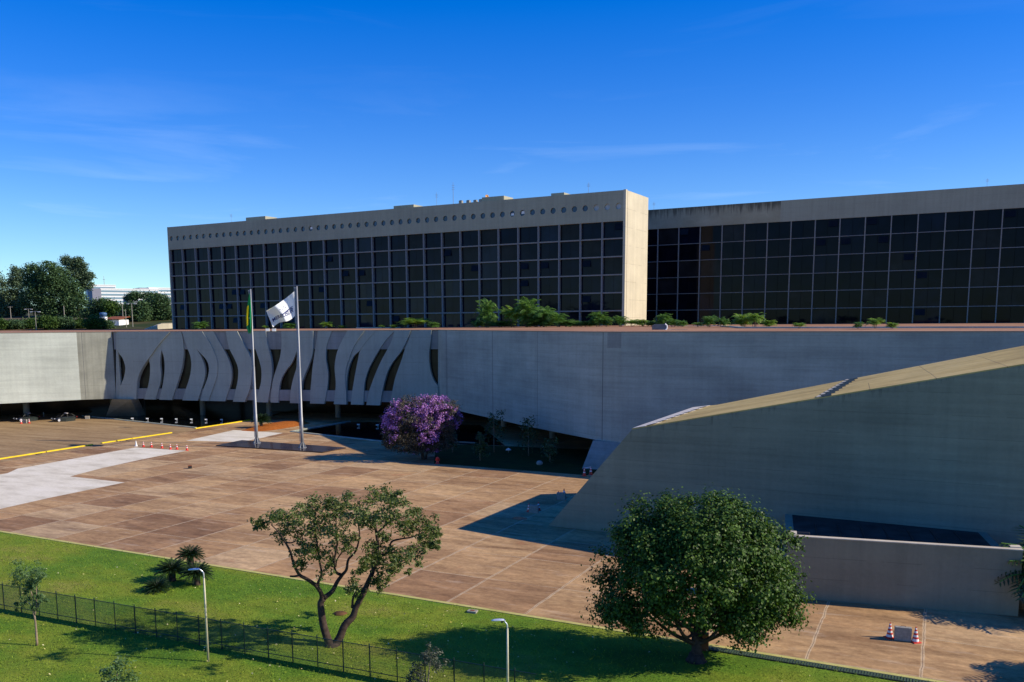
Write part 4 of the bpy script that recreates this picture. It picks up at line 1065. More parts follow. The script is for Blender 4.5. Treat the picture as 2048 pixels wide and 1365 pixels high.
# trees, bushes and things on the rise behind the left of the building
def far_tree(name, label, cat, blobs, Y, leafmat, seed, L=.75, dens=1., trunk=None, group=None, zb=None):
    rng = np.random.default_rng(seed)
    x0 = sum(b_[0] for b_ in blobs) / len(blobs); c0 = D(x0, 640, Y)
    b = np.array([c0[0], Y, hill_z(c0[0], Y) if zb is None else zb])
    t = thing(name, label, cat, b, 0, group)
    k = Y / F; ell = [(D(x, y, Y + dy) - b, rx * k, ry * k) for x, y, rx, ry, dy in blobs]
    cs = []
    for c, rx, rz in ell:
        m = int(dens * 5.0 * rx * rz / (L / .75) ** 2) + 30; d = unit(rng.normal(size=(m, 3)))
        cs.append(c + d * np.array([rx, rx * .9, rz]) * rng.uniform(.62, 1.0, (m, 1)))
    cs = np.concatenate(cs)
    pts, out = clumps(cs, np.full(len(cs), 1.5 * L / .75), 26, rng, .7)
    pts = pts[pts[:, 2] > .05]
    u, v = rand_leaves(pts, L, L * .55, rng, .5, .2)
    leaf_mesh('crown', M[leafmat], pts, u, v, t)
    mb = MB()
    h = max(c[2] for c, *_ in ell)
    limb(mb, [(0, 0, -.4), (.1, 0, h * .3), (0, .1, h * .75)], .028 * h, .008 * h, 7)
    for c, rx, rz in ell: limb(mb, [(0, 0, h * .25), c * np.array([.5, .5, .6]), c + (0, 0, rz * .4)], .014 * h, .004 * h, 5)
    mb.build('trunk', M['bark'], t, True)
    return t
far_tree('eucalyptus_tree', 'pale eucalyptus cut off by the left edge of the photo', 'tree', [(-8, 575, 20, 34, 0), (0, 620, 22, 30, 0), (-14, 600, 20, 30, 0)], 352, 'leaf_far_pale', 41)
far_tree('eucalyptus_tree', 'narrow eucalyptus left of the big dark tree', 'tree', [(33, 552, 11, 20, 0), (32, 580, 16, 26, 0), (26, 607, 20, 24, 0), (40, 612, 16, 20, 0)], 356, 'leaf_far_pale', 42)
far_tree('spreading_tree', 'biggest dark spreading tree behind the left of the building', 'tree', [(66, 555, 20, 26, 0), (98, 548, 20, 27, -4), (118, 555, 18, 24, 2), (85, 580, 38, 32, 0), (110, 590, 40, 36, 0), (70, 605, 30, 26, 0), (140, 585, 24, 30, 0), (150, 608, 28, 24, 0), (110, 622, 36, 14, 0)], 345, 'leaf_far', 43)
far_tree('eucalyptus_tree', 'tall airy eucalyptus rising at the right of the big dark tree', 'tree', [(131, 522, 6, 8, 0), (143, 530, 9, 12, 0), (155, 524, 7, 8, 0), (164, 535, 8, 10, 0), (152, 548, 12, 12, 0), (168, 553, 8, 9, 0), (178, 552, 6, 5, 0), (172, 570, 12, 12, 0)], 352, 'leaf_far_pale', 44, .7, 1.1)
far_tree('broadleaf_tree', 'low round tree below the far white offices, left of two', 'tree', [(192, 618, 16, 18, 0), (205, 612, 15, 14, 0), (180, 630, 16, 12, 0)], 330, 'leaf_far', 45)
far_tree('broadleaf_tree', 'low yellowish tree below the far white offices, right of two', 'tree', [(222, 616, 16, 16, 0), (236, 626, 15, 14, 0), (222, 634, 18, 10, 0)], 325, 'leaf_bush', 46)
far_tree('broadleaf_tree', 'dark tree touching the left end of the office block', 'tree', [(318, 602, 22, 14, 0), (300, 612, 20, 14, 0), (330, 622, 22, 22, 0), (305, 634, 30, 18, 0)], 320, 'leaf_far', 47)
far_tree('broadleaf_tree', 'dark tree behind the three tall poles', 'tree', [(262, 622, 18, 16, 0), (278, 634, 20, 16, 0), (252, 638, 18, 12, 0), (285, 616, 14, 12, 0)], 312, 'leaf_far', 48)
far_tree('broadleaf_tree', 'round tree in front of the small white hut', 'tree', [(272, 592, 14, 5, 0), (262, 596, 10, 5, 0), (300, 594, 14, 6, 0)], 480, 'leaf_far', 49, 1., 1.2, zb=24)
for i, (x, w, h, lf) in enumerate(((-6, 26, 12, 'leaf_bush'), (30, 24, 11, 'leaf_far'), (62, 22, 12, 'leaf_bush'), (96, 24, 16, 'leaf_bush'), (130, 24, 15, 'leaf_far'), (160, 20, 12, 'leaf_bush'), (190, 24, 16, 'leaf_bush'), (214, 12, 10, 'leaf_far'))):
    lb = ['low bush at the left edge behind the roof line', 'low bush left of the thin lamp pole behind the roof line', 'low bush at the foot of the thin lamp pole', 'taller bush right of the thin lamp pole',
          'bush in the middle of the row behind the roof line', 'low bush left of the big bush by the water tank', 'big round bush left of the blue water tank', 'small bush at the foot of the blue water tank'][i]
    far_tree('bush', lb, 'bush', [(x, 657 - h * .75, w * .75, h * .8, 0), (x - w * .4, 655 - h * .45, w * .55, h * .6, 0), (x + w * .4, 655 - h * .45, w * .55, h * .6, 1)], 272 + (i % 3) * 3, lf, 60 + i, .5, 1.2, group='bushes behind the roof line')

# ------------------------------------------------------------------ palms, cycads and shrubs with fronds
def frond_mesh(name, mat, fronds, parent, leaflets=12, L=.5, W_=.05, rng=None):
    cs, us, vs = [], [], []
    mb = MB()
    for (p0, d, ln, arch, lsc) in fronds:                            # arching rachis with leaflets on both sides
        d = np.array(d, float); hx = np.array([d[0], d[1], 0]); hx /= np.linalg.norm(hx) + 1e-9
        side = np.array([-hx[1], hx[0], 0]); prev = np.array(p0, float); el = math.asin(max(-1, min(1, d[2]))); path = [prev]
        for i in range(leaflets):
            e = el - arch * (i / leaflets) ** 1.3
            st = (hx * math.cos(e) + np.array([0, 0, 1]) * math.sin(e)); nx_ = prev + st * ln / leaflets
            nrm = np.cross(side, st); taper = math.sin(math.pi * min(1, .18 + .82 * (i + .6) / (leaflets + .5))) ** .6
            if i > 0:
                for sg in (-1, 1):
                    dd = side * sg * .85 + st * .55 - nrm * -.12 + np.array([0, 0, -.22]); dd /= np.linalg.norm(dd)
                    l_ = L * lsc * taper * rng.uniform(.85, 1.1)
                    cs.append(nx_ + dd * l_ / 2); us.append(dd * l_ / 2); w_ = np.cross(dd, nrm); vs.append(w_ / (np.linalg.norm(w_) + 1e-9) * W_ * lsc / 2)
            prev = nx_; path.append(prev)
        mb.tube(path[::3] + [path[-1]], [.03 * lsc] * len(path[::3]) + [.008], 4)
    o = leaf_mesh(name, mat, np.array(cs), np.array(us), np.array(vs), parent)
    mb.build('stalk', M['leaf_palm'] if mat is not M['leaf_cycad'] else M['leaf_cycad'], parent)
    return o
def areca(root, h, spread, n_, rng, mat, stems=5):                   # clump of arching fronds from several thin stems
    fr = []
    sm = MB()
    for s_ in range(stems):
        a = rng.uniform(0, 6.28); rr = rng.uniform(0, .25 * spread); top = np.array([math.cos(a) * rr * 1.8, math.sin(a) * rr * 1.8, h * rng.uniform(.12, .55)])
        sm.tube([(math.cos(a) * rr, math.sin(a) * rr, 0), top], [.05, .035], 6)
        for k in range(max(3, n_ // stems)):
            q = rng.uniform(0, 6.28); el = rng.uniform(.55, 1.4)
            fr.append((top, (math.cos(q) * math.cos(el), math.sin(q) * math.cos(el), math.sin(el)), h * rng.uniform(.5, .72), rng.uniform(1.2, 2.1), h / 3.2))
    sm.build('stem', M['bark_pale'], root)
    frond_mesh('fronds', mat, fr, root, 12, .75, .075, rng)
protos = []
rng = np.random.default_rng(77)
roof_plants = [  # px, top y, width px, block offset in front of the facade, bright, label
    (400, 647, 34, 2.5, 0, 'small pale palm clump at the left end of the long office block'), (531, 652, 14, 3, 1, 'tiny shrub between the two flagpoles'), (582, 649, 36, 3, 0, 'small palm clump just right of the white flag'),
    (654, 646, 30, 3, 1, 'small palm clump right of the right flagpole'), (684, 652, 18, 3, 0, 'tiny dark shrub right of the clump by the right flagpole'), (765, 651, 16, 3.2, 1, 'tiny bright shrub left of the pale roof slab'), (787, 650, 20, 3.2, 1, 'small bright shrub between the tiny one and the wide palm clump'),
    (828, 636, 66, 3.5, 1, 'wide bright palm clump in the middle of the roof garden'), (868, 647, 26, 3, 0, 'low dark shrub right of the wide bright palm clump'), (955, 642, 30, 3, 0, 'low palm at the left foot of the tall palms'), (976, 604, 44, 4, 0, 'tall slim palm, leftmost of the tall group on the roof'), (1024, 612, 50, 4.4, 1, 'bright tall palm, second of the tall group on the roof'),
    (1054, 602, 62, 4, 0, 'tallest palm of the group in the middle of the roof garden'), (1088, 612, 56, 4.2, 0, 'tall palm right of the tallest one'), (1118, 628, 40, 4, 0, 'medium palm closing the tall group on the right'), (1150, 644, 30, 3, 0, 'low dark shrub right of the tall palm group'),
    (1194, 631, 44, 3, 0, 'medium palm left of the cream end wall'), (1213, 636, 26, 3, 0, 'slim palm closest to the left of the cream end wall'), (1242, 637, 32, 2.5, 0, 'shrub at the left foot of the cream end wall'), (1264, 641, 30, 2.5, 1, 'shrub in the middle of the foot of the cream end wall'), (1284, 641, 28, 2.5, 1, 'shrub at the right foot of the cream end wall'),
    (1003, 643, 70, 4, 0, 'low wide shrub filling the foot of the tall palms on the left'), (1072, 642, 70, 4, 0, 'low wide shrub filling the foot of the tall palms on the right'), (1136, 641, 56, 4, 0, 'dark wide shrub between the tall palms and the medium palm'), (1172, 645, 46, 4, 0, 'low shrub left of the medium palm near the cream end wall'),
    (1305, 642, 30, 12, 0, 'shrub behind the vent cowl, left one'), (1325, 634, 36, 14, 0, 'taller palm right behind the vent cowl'), (1345, 640, 32, 16, 0, 'shrub right of the palm behind the vent cowl'), (1364, 644, 24, 18, 0, 'low dark shrub at the left start of the pale planter kerb'),
    (1396, 646, 24, 20, 1, 'low bright shrub behind the pale planter kerb'), (1418, 637, 34, 20, 0, 'palm clump behind the left part of the pale planter kerb'), (1444, 637, 28, 22, 0, 'palm left of the two brightest palms'), (1484, 632, 42, 24, 1, 'bright round palm, left of the two brightest'), (1511, 631, 40, 25, 1, 'bright round palm, right of the two brightest'),
    (1538, 642, 30, 26, 1, 'shrub closing the row right of the two brightest palms'), (1597, 648, 26, 26, 1, 'lone tiny shrub in front of the black glass block'), (1716, 647, 22, 28, 0, 'small dark shrub left of the lone yellow palm'), (1751, 639, 34, 28, 1, 'lone yellowish palm in front of the black glass block'), (1785, 648, 26, 28, 1, 'small shrub right of the lone yellowish palm')]
for k, (mat, h, sp_, n_) in enumerate((('leaf_palm', 3.2, 1.6, 84), ('leaf_palm_bright', 3.2, 1.8, 90), ('leaf_palm', 3.2, 1.5, 90), ('leaf_palm_bright', 3.2, 1.7, 84))):
    o = thing('palm', 'roof palm', 'palm'); areca(o, h, sp_, n_, rng, M[mat]); protos.append(o)
used = [False] * 4
for i, (px, yt, wpx, yl, bright, lb) in enumerate(roof_plants):
    k = (1 if bright else 0) + 2 * (i % 2)
    o = protos[k] if not used[k] else copy_tree(protos[k]); used[k] = True
    zr = 16.66 + (px - 400) * .00041 if px < 1300 else 16.9; p = G(px, 659.6 - (px - 400) * .0076 if px < 1300 else (654. if px < 1560 else 656.), zr)
    hh = D(px, yt, p[1])[2] - zr; ww = wpx / F * p[1]
    o.location = (p[0], p[1], zr - .1); o.rotation_euler = (0, 0, rng.uniform(0, 6.28))
    sw = ww / 3.8; sh = hh / (2.6 if hh > 2.2 else 2.1); o.scale = (sw, sw, max(sh, .3))
    o.name = 'palm' if hh > 1.6 else 'shrub'
    o['label'] = lb; o['category'] = 'palm' if hh > 1.6 else 'shrub'; o['group'] = 'palms and shrubs in the roof garden'

def cycad(px, py, h, r, label, seed, group='cycads on the lawn'):
    rng = np.random.default_rng(seed); b = G(px, py)
    t = thing('cycad', label, 'cycad', b, 0, group)
    MB().lathe([(.30, -.05), (.24, .15), (.25, h * .5), (.23, h)], (0, 0, 0), 12).build('trunk', M['bark'], t, True)
    fr = []
    for k in range(64):
        a = k * 2.39996; el = .0 + 1.35 * (k / 64)
        fr.append(((math.cos(a) * .12, math.sin(a) * .12, h - .02), (math.cos(a) * math.cos(el), math.sin(a) * math.cos(el), math.sin(el)), r * (1 - .15 * k / 64), .85, r / 1.5))
    frond_mesh('fronds', M['leaf_cycad'], fr, t, 22, .30, .045, rng)
cycad(382, 1142, 1.15, 1.05, 'tallest cycad of the group, behind the others at the paving edge', 1)
cycad(345, 1162, .75, 1.2, 'broad cycad with a thick dark trunk, middle of the group', 2)
cycad(394, 1170, .8, 1.15, 'cycad right behind the left street lamp head', 3)
cycad(314, 1182, .22, .95, 'lowest cycad of the group, nearly stemless at the left', 4)
cycad(523, 856, 1.3, 1.8, 'single cycad on the orange soil behind the left flagpole', 5, None)
# palms at the right edge of the photo
def edge_palm(b, h, seed, label, mat):
    rng = np.random.default_rng(seed); t = thing('palm', label, 'palm', b); areca(t, h, h * .5, 200, rng, M[mat], 9)
edge_palm(np.array([34.75, 52.5, 0]), 5.4, 5, 'palm clump at the right end of the annex, cut off by the photo edge', 'leaf_shade')
edge_palm(np.array([31.9, 41.9, 0]), 4.2, 6, 'palm just outside the bottom right corner whose shadow falls on the paving', 'leaf_palm')
# understorey plants in the shade below the building
for i, (px, py, yt, w) in enumerate(((960, 922, 872, 14), (988, 905, 826, 18), (1057, 912, 840, 20), (1100, 925, 885, 18), (905, 905, 868, 10))):
    b = G(px, py); Y = b[1]; k = Y / F
    lb = ['small upright shrub on the shaded lawn nearest the purple tree', 'tall dark young tree under the building, left of two', 'tall young tree under the building, right of two', 'rounded shrub on the shaded lawn near the right pillar', 'thin dark plant right behind the purple tree'][i]
    hh = D(px, yt, Y)[2]; rng_ = np.random.default_rng(200 + i)
    small_tree('shade_shrub', lb, 'shrub', b, [((rng_.normal(0, w * k * .35), rng_.normal(0, .5), hh * f), w * k * (1.1 - .6 * f)) for f in np.linspace(.35, .97, 9)], 1, [[(0, 0, 0), (0, 0, hh * .9)]], 'leaf_shade', .35, .16, 16, 90 + i, r=(.08, .03))

# ------------------------------------------------------------------ fence
f0, f1, f2 = G(-40, 1201.5), G(116, 1238.5), G(586, 1325)
fd = (f2 - f1) / np.linalg.norm(f2 - f1)
FH = 1.62
fl_pts = [f2 - fd * 34, f2 + fd * 14]
fe = thing('wire_fence', 'dark green wire mesh fence running across the lawn', 'fence', fl_pts[0])
fo = fl_pts[0]; LF = float((fl_pts[1] - fo) @ fd); fnn = np.array([-fd[1], fd[0], 0])
t1 = float((f1 - fo) @ fd); tp = [15, 50, 81, 116, 153, 190, 229, 269, 311, 351, 395, 439.5, 486, 534, 586, 637, 690, 744, 800, 860]
spc = 2.0; nn_ = int(LF / spc)
pxs = [(351, 1279), (395, 1288)]
tA = float((G(116, 1238.5) - fo) @ fd); tB = float((G(586, 1325) - fo) @ fd)
spc = (tB - tA) / 11
k0 = -int(tA / spc)
tpos = [tA + spc * k for k in range(k0, int((LF - tA) / spc) + 1)]
for t in tpos:
    p = fd * t
    MB().tube([p + (0, 0, -.02), p + (0, 0, FH + .14)], .032, 8).build('post', M['fence'], fe)
for z in (.26, FH + .0):
    MB().tube([fd * 0 + (0, 0, z), fd * LF + (0, 0, z)], .021, 6).build('rail', M['fence'], fe)
mm = MB(); wv_ = .0022
nw = int(LF / .055)
for k in range(nw):
    p = fd * (k * .055)
    a, b = p - fd * wv_ - fnn * .0078, p + fd * wv_ - fnn * .0078; c, d = p + fd * wv_ + fnn * .0078, p - fd * wv_ + fnn * .0078
    z1 = FH - .02
    mm.add([a, b, c, d, a + (0, 0, z1), b + (0, 0, z1), c + (0, 0, z1), d + (0, 0, z1)], [(0, 1, 5, 4), (1, 2, 6, 5), (2, 3, 7, 6), (3, 0, 4, 7)])
for k in range(9):
    z = .1 + k * .18
    mm.prism([fnn * -.007 + (0, 0, z), fd * LF + fnn * -.007 + (0, 0, z), fd * LF + fnn * -.003 + (0, 0, z), fnn * -.003 + (0, 0, z)], (0, 0, .005))
mm.build('mesh_panel', M['fence'], fe)

# ------------------------------------------------------------------ street lamps and poles
def lamp(b, zt, reach, label, az):
    t = thing('street_lamp', label, 'lamp', b, az)
    MB().tube([(0, 0, 0), (0, 0, zt * .55), (0, 0, zt - .38)], [.062, .055, .045], 10).build('pole', M['lamp_pole'], t, True)
    MB().tube(smooth_path([(0, 0, zt - .39), (-.02, 0, zt - .2), (-.12, 0, zt - .06), (-reach * .6, 0, zt + .0)], 4), .036, 8).build('arm', M['aluminium'], t, True)
    hd = MB(); hx = -reach * .55
    prof = [(-.02, .05, .0), (.06, .085, .055), (.25, .10, .075), (.50, .085, .06), (.60, .05, .03)]
    vs, n_ = [], 10
    for x, w, hgt in prof:
        for j in range(n_):
            a = 2 * math.pi * j / n_; vs.append((hx - x, math.cos(a) * w, zt + .02 + math.sin(a) * hgt * (1 if math.sin(a) > 0 else .45)))
    hd.add(vs, [(i * n_ + j, i * n_ + (j + 1) % n_, (i + 1) * n_ + (j + 1) % n_, (i + 1) * n_ + j) for i in range(len(prof) - 1) for j in range(n_)] + [tuple(range(n_))[::-1], tuple(range(4 * n_, 5 * n_))])
    hd.build('lamp_head', M['aluminium'], t, True)
    MB().lathe([(.05, 0), (.05, -.08), (.03, -.1)], (hx - .12, 0, zt - .01), 8).build('sensor', M['black'], t)
lb_ = G(416.6, 1323.5)
lamp(lb_, D(399, 1139, lb_[1])[2], .32, 'tall street lamp in front of the fence, its head before the cycads', .25)
lt = G(1013, 1241, 4.7)
lamp(np.array([lt[0] + .04, lt[1], 0]), 4.7, .22, 'street lamp at the bottom edge left of the dense tree', .12)
def pole(px, yb, yt, Y, label, r=.13, head=None):
    p = D(px, yb, Y); zt = D(px, yt, Y)[2]; z0 = min(p[2], hill_z(p[0], Y))
    t = thing('utility_pole', label, 'pole', (p[0], Y, z0))
    MB().tube([(0, 0, 0), (0, 0, zt - z0)], [r, r * .7], 8).build('pole', M['stone'], t)
    if head == 'lamp':
        MB().tube([(-.9, 0, zt - z0 - .1), (0, 0, zt - z0), (.9, 0, zt - z0 - .1)], .06, 6).build('arm', M['metal'], t)
        for s_ in (-1, 1): MB().box(s_ * 1.15 - .35, s_ * 1.15 + .35, -.15, .15, zt - z0 - .25, zt - z0 - .08).build('lamp_head', M['white'], t)
    elif head: MB().box(-.9, .9, -.06, .06, zt - z0 - .35, zt - z0 - .2).build('crossarm', M['stone'], t)
pole(73, 663, 623, 262, 'thin double lamp pole rising from the bushes at the left', .10, 'lamp')
pole(22, 637, 613, 330, 'pole on the terrace at the far left', .13, 'arm')
pole(58, 636, 618, 333, 'pale short pole on the terrace left of the big tree', .11, 'lamp')
pole(129, 635, 612, 330, 'pole on the terrace in front of the big dark tree', .15)
pole(247, 652, 609, 300, 'leftmost of the three tall poles near the office block', .14)
pole(253, 657, 619, 280, 'shortest of the three tall poles near the office block', .12)
pole(266, 657, 607, 283, 'tallest of the three poles near the office block', .14, 'lamp')

# ------------------------------------------------------------------ flagpoles and flags
pb = [G(514, 888.5), G(605, 898)]
q0, q1, q2, q3 = G(432, 893), G(645, 906.5), G(692, 897.5), G(484, 882.5)
pl_ = MB().prism([q0, q1, q2, q3], (0, 0, .16)).build('plinth', M['granite']); bevel(pl_, .015, 1)
tag(pl_, 'dark polished granite plinth under the two flagpoles', 'plinth')
tops = []
for i, (b, ytop, xt) in enumerate(((pb[0], 579, 497.5), (pb[1], 573, 591))):
    zt = D(xt, ytop, b[1])[2]
    t = thing('flagpole', ['tall grey flagpole with the green and yellow flag', 'tall grey flagpole with the white flag'][i], 'flagpole', (b[0], b[1], .16), 0, 'flagpoles on the plinth')
    h = zt - .16
    MB().tube([(0, 0, 0), (0, 0, h * .19), (0, 0, h * .191), (0, 0, h * .5), (0, 0, h * .505), (0, 0, h)], [.22, .215, .19, .175, .15, .115], 16).build('pole', M['metal'], t, True)
    MB().tube([(-.32, 0, .9), (-.24, 0, h - .25)], .045, 6).build('halyard', M['metal'], t)
    MB().box(-.34, .1, -.07, .07, h - .3, h - .12).build('truck', M['metal'], t)
    for k in range(6):
        a = k * math.pi / 3; c_, s_ = math.cos(a), math.sin(a); w = .025
        MB().prism([(c_ * .2 - s_ * w, s_ * .2 + c_ * w, 0), (c_ * .58 - s_ * w, s_ * .58 + c_ * w, 0), (c_ * .23 - s_ * w, s_ * .23 + c_ * w, .85)], (s_ * w * 2, -c_ * w * 2, 0)).build('gusset', M['metal'], t)
    MB().lathe([(.62, 0), (.62, .03), (.3, .05)], (0, 0, .0), 20).build('base_plate', M['metal'], t)
    tops.append((b, h, t))
cloth = lambda nm, c: leaf(nm, c, c, .8, .26, .15)
MG, MY, MW, MBl = cloth('flag_green', (.01, .26, .09)), cloth('flag_yellow', (.80, .66, .01)), cloth('flag_white', (.80, .82, .86)), plain('flag_blue', (.015, .03, .15), .8)
# hanging flag: pleated folds against the pole
Yf = pb[0][1]; fx = lambda x, y, dy=0.: D(x, y, Yf + dy)
fb = fx(498, 592)
t = thing('flag', 'green and yellow flag hanging limp against the left pole', 'flag', fb)
ng, nv = 18, 40; mb = MB(); vs = []
for j in range(nv + 1):
    v = j / nv; yy = 590 + v * 79
    xl = 497.5 - 4.5 * min(1, v * 1.7) - 1.5 * math.sin(v * 4); xr = 499.5 + 4.0 * v + 2.0 * math.sin(v * 3)
    if v > .85: xr -= (v - .85) * 20; xl += (v - .85) * 22
    for i in range(ng + 1):
        u = i / ng
        p = fx(xl + (xr - xl) * u, yy - 3 * math.sin(u * 3), -.42 + .26 * math.sin(u * 14 + v * 2.2) * (0.35 + .65 * min(1, v * 2)))
        vs.append(p - fb)
for j in range(nv):
    for i in range(ng):
        u, v = (i + .5) / ng, (j + .5) / nv
        m_ = 1 if (.30 < v < .80 and u < .62 - abs(v - .5) * 1.3 + .12 * math.sin(9 * v)) else 0
        if .60 < v < .66 and .5 < u < .6: m_ = 2
        a = j * (ng + 1) + i; mb.add([], [], 0); mb.f.append((a, a + 1, a + ng + 2, a + ng + 1)); mb.m.append(m_)
mb.v = [tuple(map(float, p)) for p in vs]
mb.build('cloth', [MG, MY, MW], t, True)
# flying white flag with its emblem and word
Yf = pb[1][1]; fx = lambda x, y, dy=0.: D(x, y, Yf + dy)
fb = fx(589, 584)
t = thing('flag', 'white flag with a blue star emblem flying from the right pole', 'flag', fb)
HT, HB, FT, FB = np.array([588.6, 583]), np.array([590.3, 632]), np.array([532.3, 622]), np.array([546, 655.5])
def fpos(u, v, off=0.):                                              # u from the hoist to the fly, v from the top down
    top = HT + (FT - HT) * u + np.array([0, 1]) * 2.5 * math.sin(u * 3.1) ; bot = HB + (FB - HB) * u + np.array([0, 1]) * 3.0 * math.sin(u * 6.2)
    p = top + (bot - top) * v
    ph = (u * 1.0 + (v - .5) * .30)
    d = .85 * math.sin(ph * 8.2 + .3) * min(1, .15 + u * 1.8) - 1.2 * u
    return fx(p[0], p[1], d + off) - fb
mb = MB(); nu, nv = 44, 26
mb.v = [tuple(map(float, fpos(i / nu, j / nv))) for j in range(nv + 1) for i in range(nu + 1)]
mb.f = [(j * (nu + 1) + i, j * (nu + 1) + i + 1, (j + 1) * (nu + 1) + i + 1, (j + 1) * (nu + 1) + i) for j in range(nv) for i in range(nu)]; mb.m = [0] * len(mb.f)
fc = mb.build('cloth', MW, t, True)
cu = bpy.data.curves.new('word', 'FONT'); cu.body = 'MERCOSUR'; cu.size = 1.; cu.resolution_u = 3; cu.offset = .018
to = bpy.data.objects.new('word', cu); col.objects.link(to)
bpy.context.view_layer.update()
tm = bpy.data.meshes.new_from_object(to.evaluated_get(bpy.context.evaluated_depsgraph_get()))
bpy.data.objects.remove(to)
xs_ = [v.co.x for v in tm.vertices]; xm = max(xs_)
bm = bmesh.new(); bm.from_mesh(tm); bmesh.ops.subdivide_edges(bm, edges=bm.edges[:], cuts=2, use_grid_fill=True); bmesh.ops.triangulate(bm, faces=bm.faces[:])
for v in bm.verts:                                                   # reads left to right towards the pole
    u = .93 - .86 * (v.co.x / xm); w = .76 - v.co.y * .27
    v.co = Vector([float(k) for k in fpos(u, w, -.05)])
bm.to_mesh(tm); bm.free(); tm.materials.append(MBl)
wo = bpy.data.objects.new('lettering', tm); col.objects.link(wo); wo.parent = fc
em = MB()
pth = [fpos(.10 + .52 * s_, .53 + .16 * (s_ ** 2) + .10 * max(0, s_ - .7), -.06) for s_ in np.linspace(0, 1, 16)]
em.tube(pth, [.03 + .05 * math.sin(math.pi * k / 15) for k in range(16)], 5)
for u, v in ((.42, .30), (.48, .40), (.36, .38), (.55, .33)):
    ring = [fpos(u + .020 * r_ * math.cos(a), v + .035 * r_ * math.sin(a), -.06) for a, r_ in [(k * math.pi / 5, 1 if k % 2 == 0 else .45) for k in range(10)]]
    em.add(ring, [tuple(range(10))])
em.build('emblem', MBl, fc)

# ------------------------------------------------------------------ kerbs painted yellow, cones, blocks, small things
for (a, b, lb) in (((-140, 941), (90, 905.3), 'yellow kerb beside the road, nearest the left edge'), ((92, 905), (185, 890.6), 'yellow kerb beside the road, second from the left edge'), ((203, 887.6), (262, 878.8), 'yellow kerb beside the road, left of the row of cones'), ((263, 878.6), (343, 866.8), 'yellow kerb beside the road, its far end right of the row of cones'), ((390, 858.5), (500, 841.5), 'far yellow kerb at the corner of the pool')):
    coping(G(*a), G(*b), .42, .17, lb, M['yellow'], 'painted_kerb', 'kerb')
for i, (px, py) in enumerate(((78, 908.5), (257, 880.5))):
    p = G(px, py); o = MB().box(-.45, .45, -.1, .1, 0, .1).build('drain_slot', M['black']); o.location = tuple(p + np.array([.15, -.32, .01])); o.rotation_euler = (0, 0, 1.05)
    tag(o, ['dark drain slot beside the left yellow kerb', 'dark drain slot beside the yellow kerb left of the cones'][i], 'drain')
def cone(b, h, label, group=None, bands=((.30, .47), (.60, .77)), c='red', rz=.2):
    t = thing('traffic_cone', label, 'cone', b, rz, group); w = h * .27
    m0 = M[c]
    bevel(MB().box(-w, w, -w, w, 0, h * .055).build('base', m0, t), .01, 1)
    pts = [(.205, .055), (.19, .12)] ; prof = []
    zs_ = sorted({.055, 1.} | {z for b_ in bands for z in b_})
    mb = MB(); rad = lambda z: h * (.20 * (1 - z) + .032)
    for z0, z1 in zip(zs_[:-1], zs_[1:]):
        wh_ = any(abs(z0 - b_[0]) < 1e-6 for b_ in bands)
        n_ = 16; vs = [(rad(z) * math.cos(2 * math.pi * j / n_), rad(z) * math.sin(2 * math.pi * j / n_), z * h) for z in (z0, z1) for j in range(n_)]
        mb.add(vs, [(j, (j + 1) % n_, n_ + (j + 1) % n_, n_ + j) for j in range(n_)], 1 if wh_ else 0)
    n_ = 16; mb.add([(rad(1) * math.cos(2 * math.pi * j / n_), rad(1) * math.sin(2 * math.pi * j / n_), h) for j in range(n_)], [tuple(range(n_))])
    mb.build('body', [m0, M['white']], t, True)
row = 'row of cones along the pale paving'
for i, (px, py, lb) in enumerate(((287, 894.5, 'red and white cone, leftmost red one in the row by the pale paving'), (303, 895, 'red and white cone, second red one in the row by the pale paving'), (324, 897, 'red and white cone, third red one in the row by the pale paving'),
                                  (341, 899.5, 'red and white cone, fourth red one in the row by the pale paving'), (354, 899.5, 'red and white cone, fifth red one in the row by the pale paving'), (374, 901.5, 'red and white cone at the right end of the row by the pale paving'))):
    cone(G(px, py), .82, lb, row, ((.45, .62), (.80, .95)))
cone(G(272.5, 893), .85, 'all white cone at the left end of the row by the pale paving', row, (), 'white')
def block(px, py, w, d, h, label, az, group=None):
    t = thing('concrete_block', label, 'block', G(px, py), az, group)
    bevel(MB().box(-w / 2, w / 2, -d / 2, d / 2, 0, h).build('body', M['stone'], t), .03, 2)
    lug = MB().tube([(-.12, 0, h - .01), (-.12, 0, h + .06), (.12, 0, h + .06), (.12, 0, h - .01)], .012, 5); lug.build('lifting_loop', M['rust'], t)
bg = 'concrete blocks between cones'
b2 = ((.10, .25), (.37, .50), (.62, .74), (.84, .93))
cone(G(1779, 1276), .90, 'orange striped cone left of the concrete block on the near paving', 'cones on the near paving', b2)
cone(G(1830.5, 1285), .90, 'orange striped cone right of the concrete block on the near paving', 'cones on the near paving', b2)
block(1805, 1281.5, .88, .30, .80, 'grey concrete block between two cones on the near paving', -.33, bg)
cone(G(1168.5, 952.5), .95, 'red cone beside the right pillar, left end of a red and white bar', 'cones at the right pillar', ((.4, .55), (.72, .85)))
cone(G(1181.5, 950), .95, 'red cone beside the right pillar, right end of a red and white bar', 'cones at the right pillar', ((.4, .55), (.72, .85)))
a_, b_ = G(1168.5, 952.5), G(1181.5, 950); o = MB().tube([a_ + (0, 0, .93), b_ + (0, 0, .93)], .045, 8).build('barrier_bar', M['white']); tag(o, 'thin pale bar resting on two red cones by the right pillar', 'bar')
cone(G(1058, 1024), .85, 'dark looking cone in the hall shadow, left of the nearer block', 'cones in the hall shadow')
cone(G(1077, 1021), .85, 'dark looking cone in the hall shadow, right of the nearer block', 'cones in the hall shadow')
block(1067.5, 1026, .9, .35, .75, 'concrete block between cones in the hall shadow, the nearer one', -.3, bg)
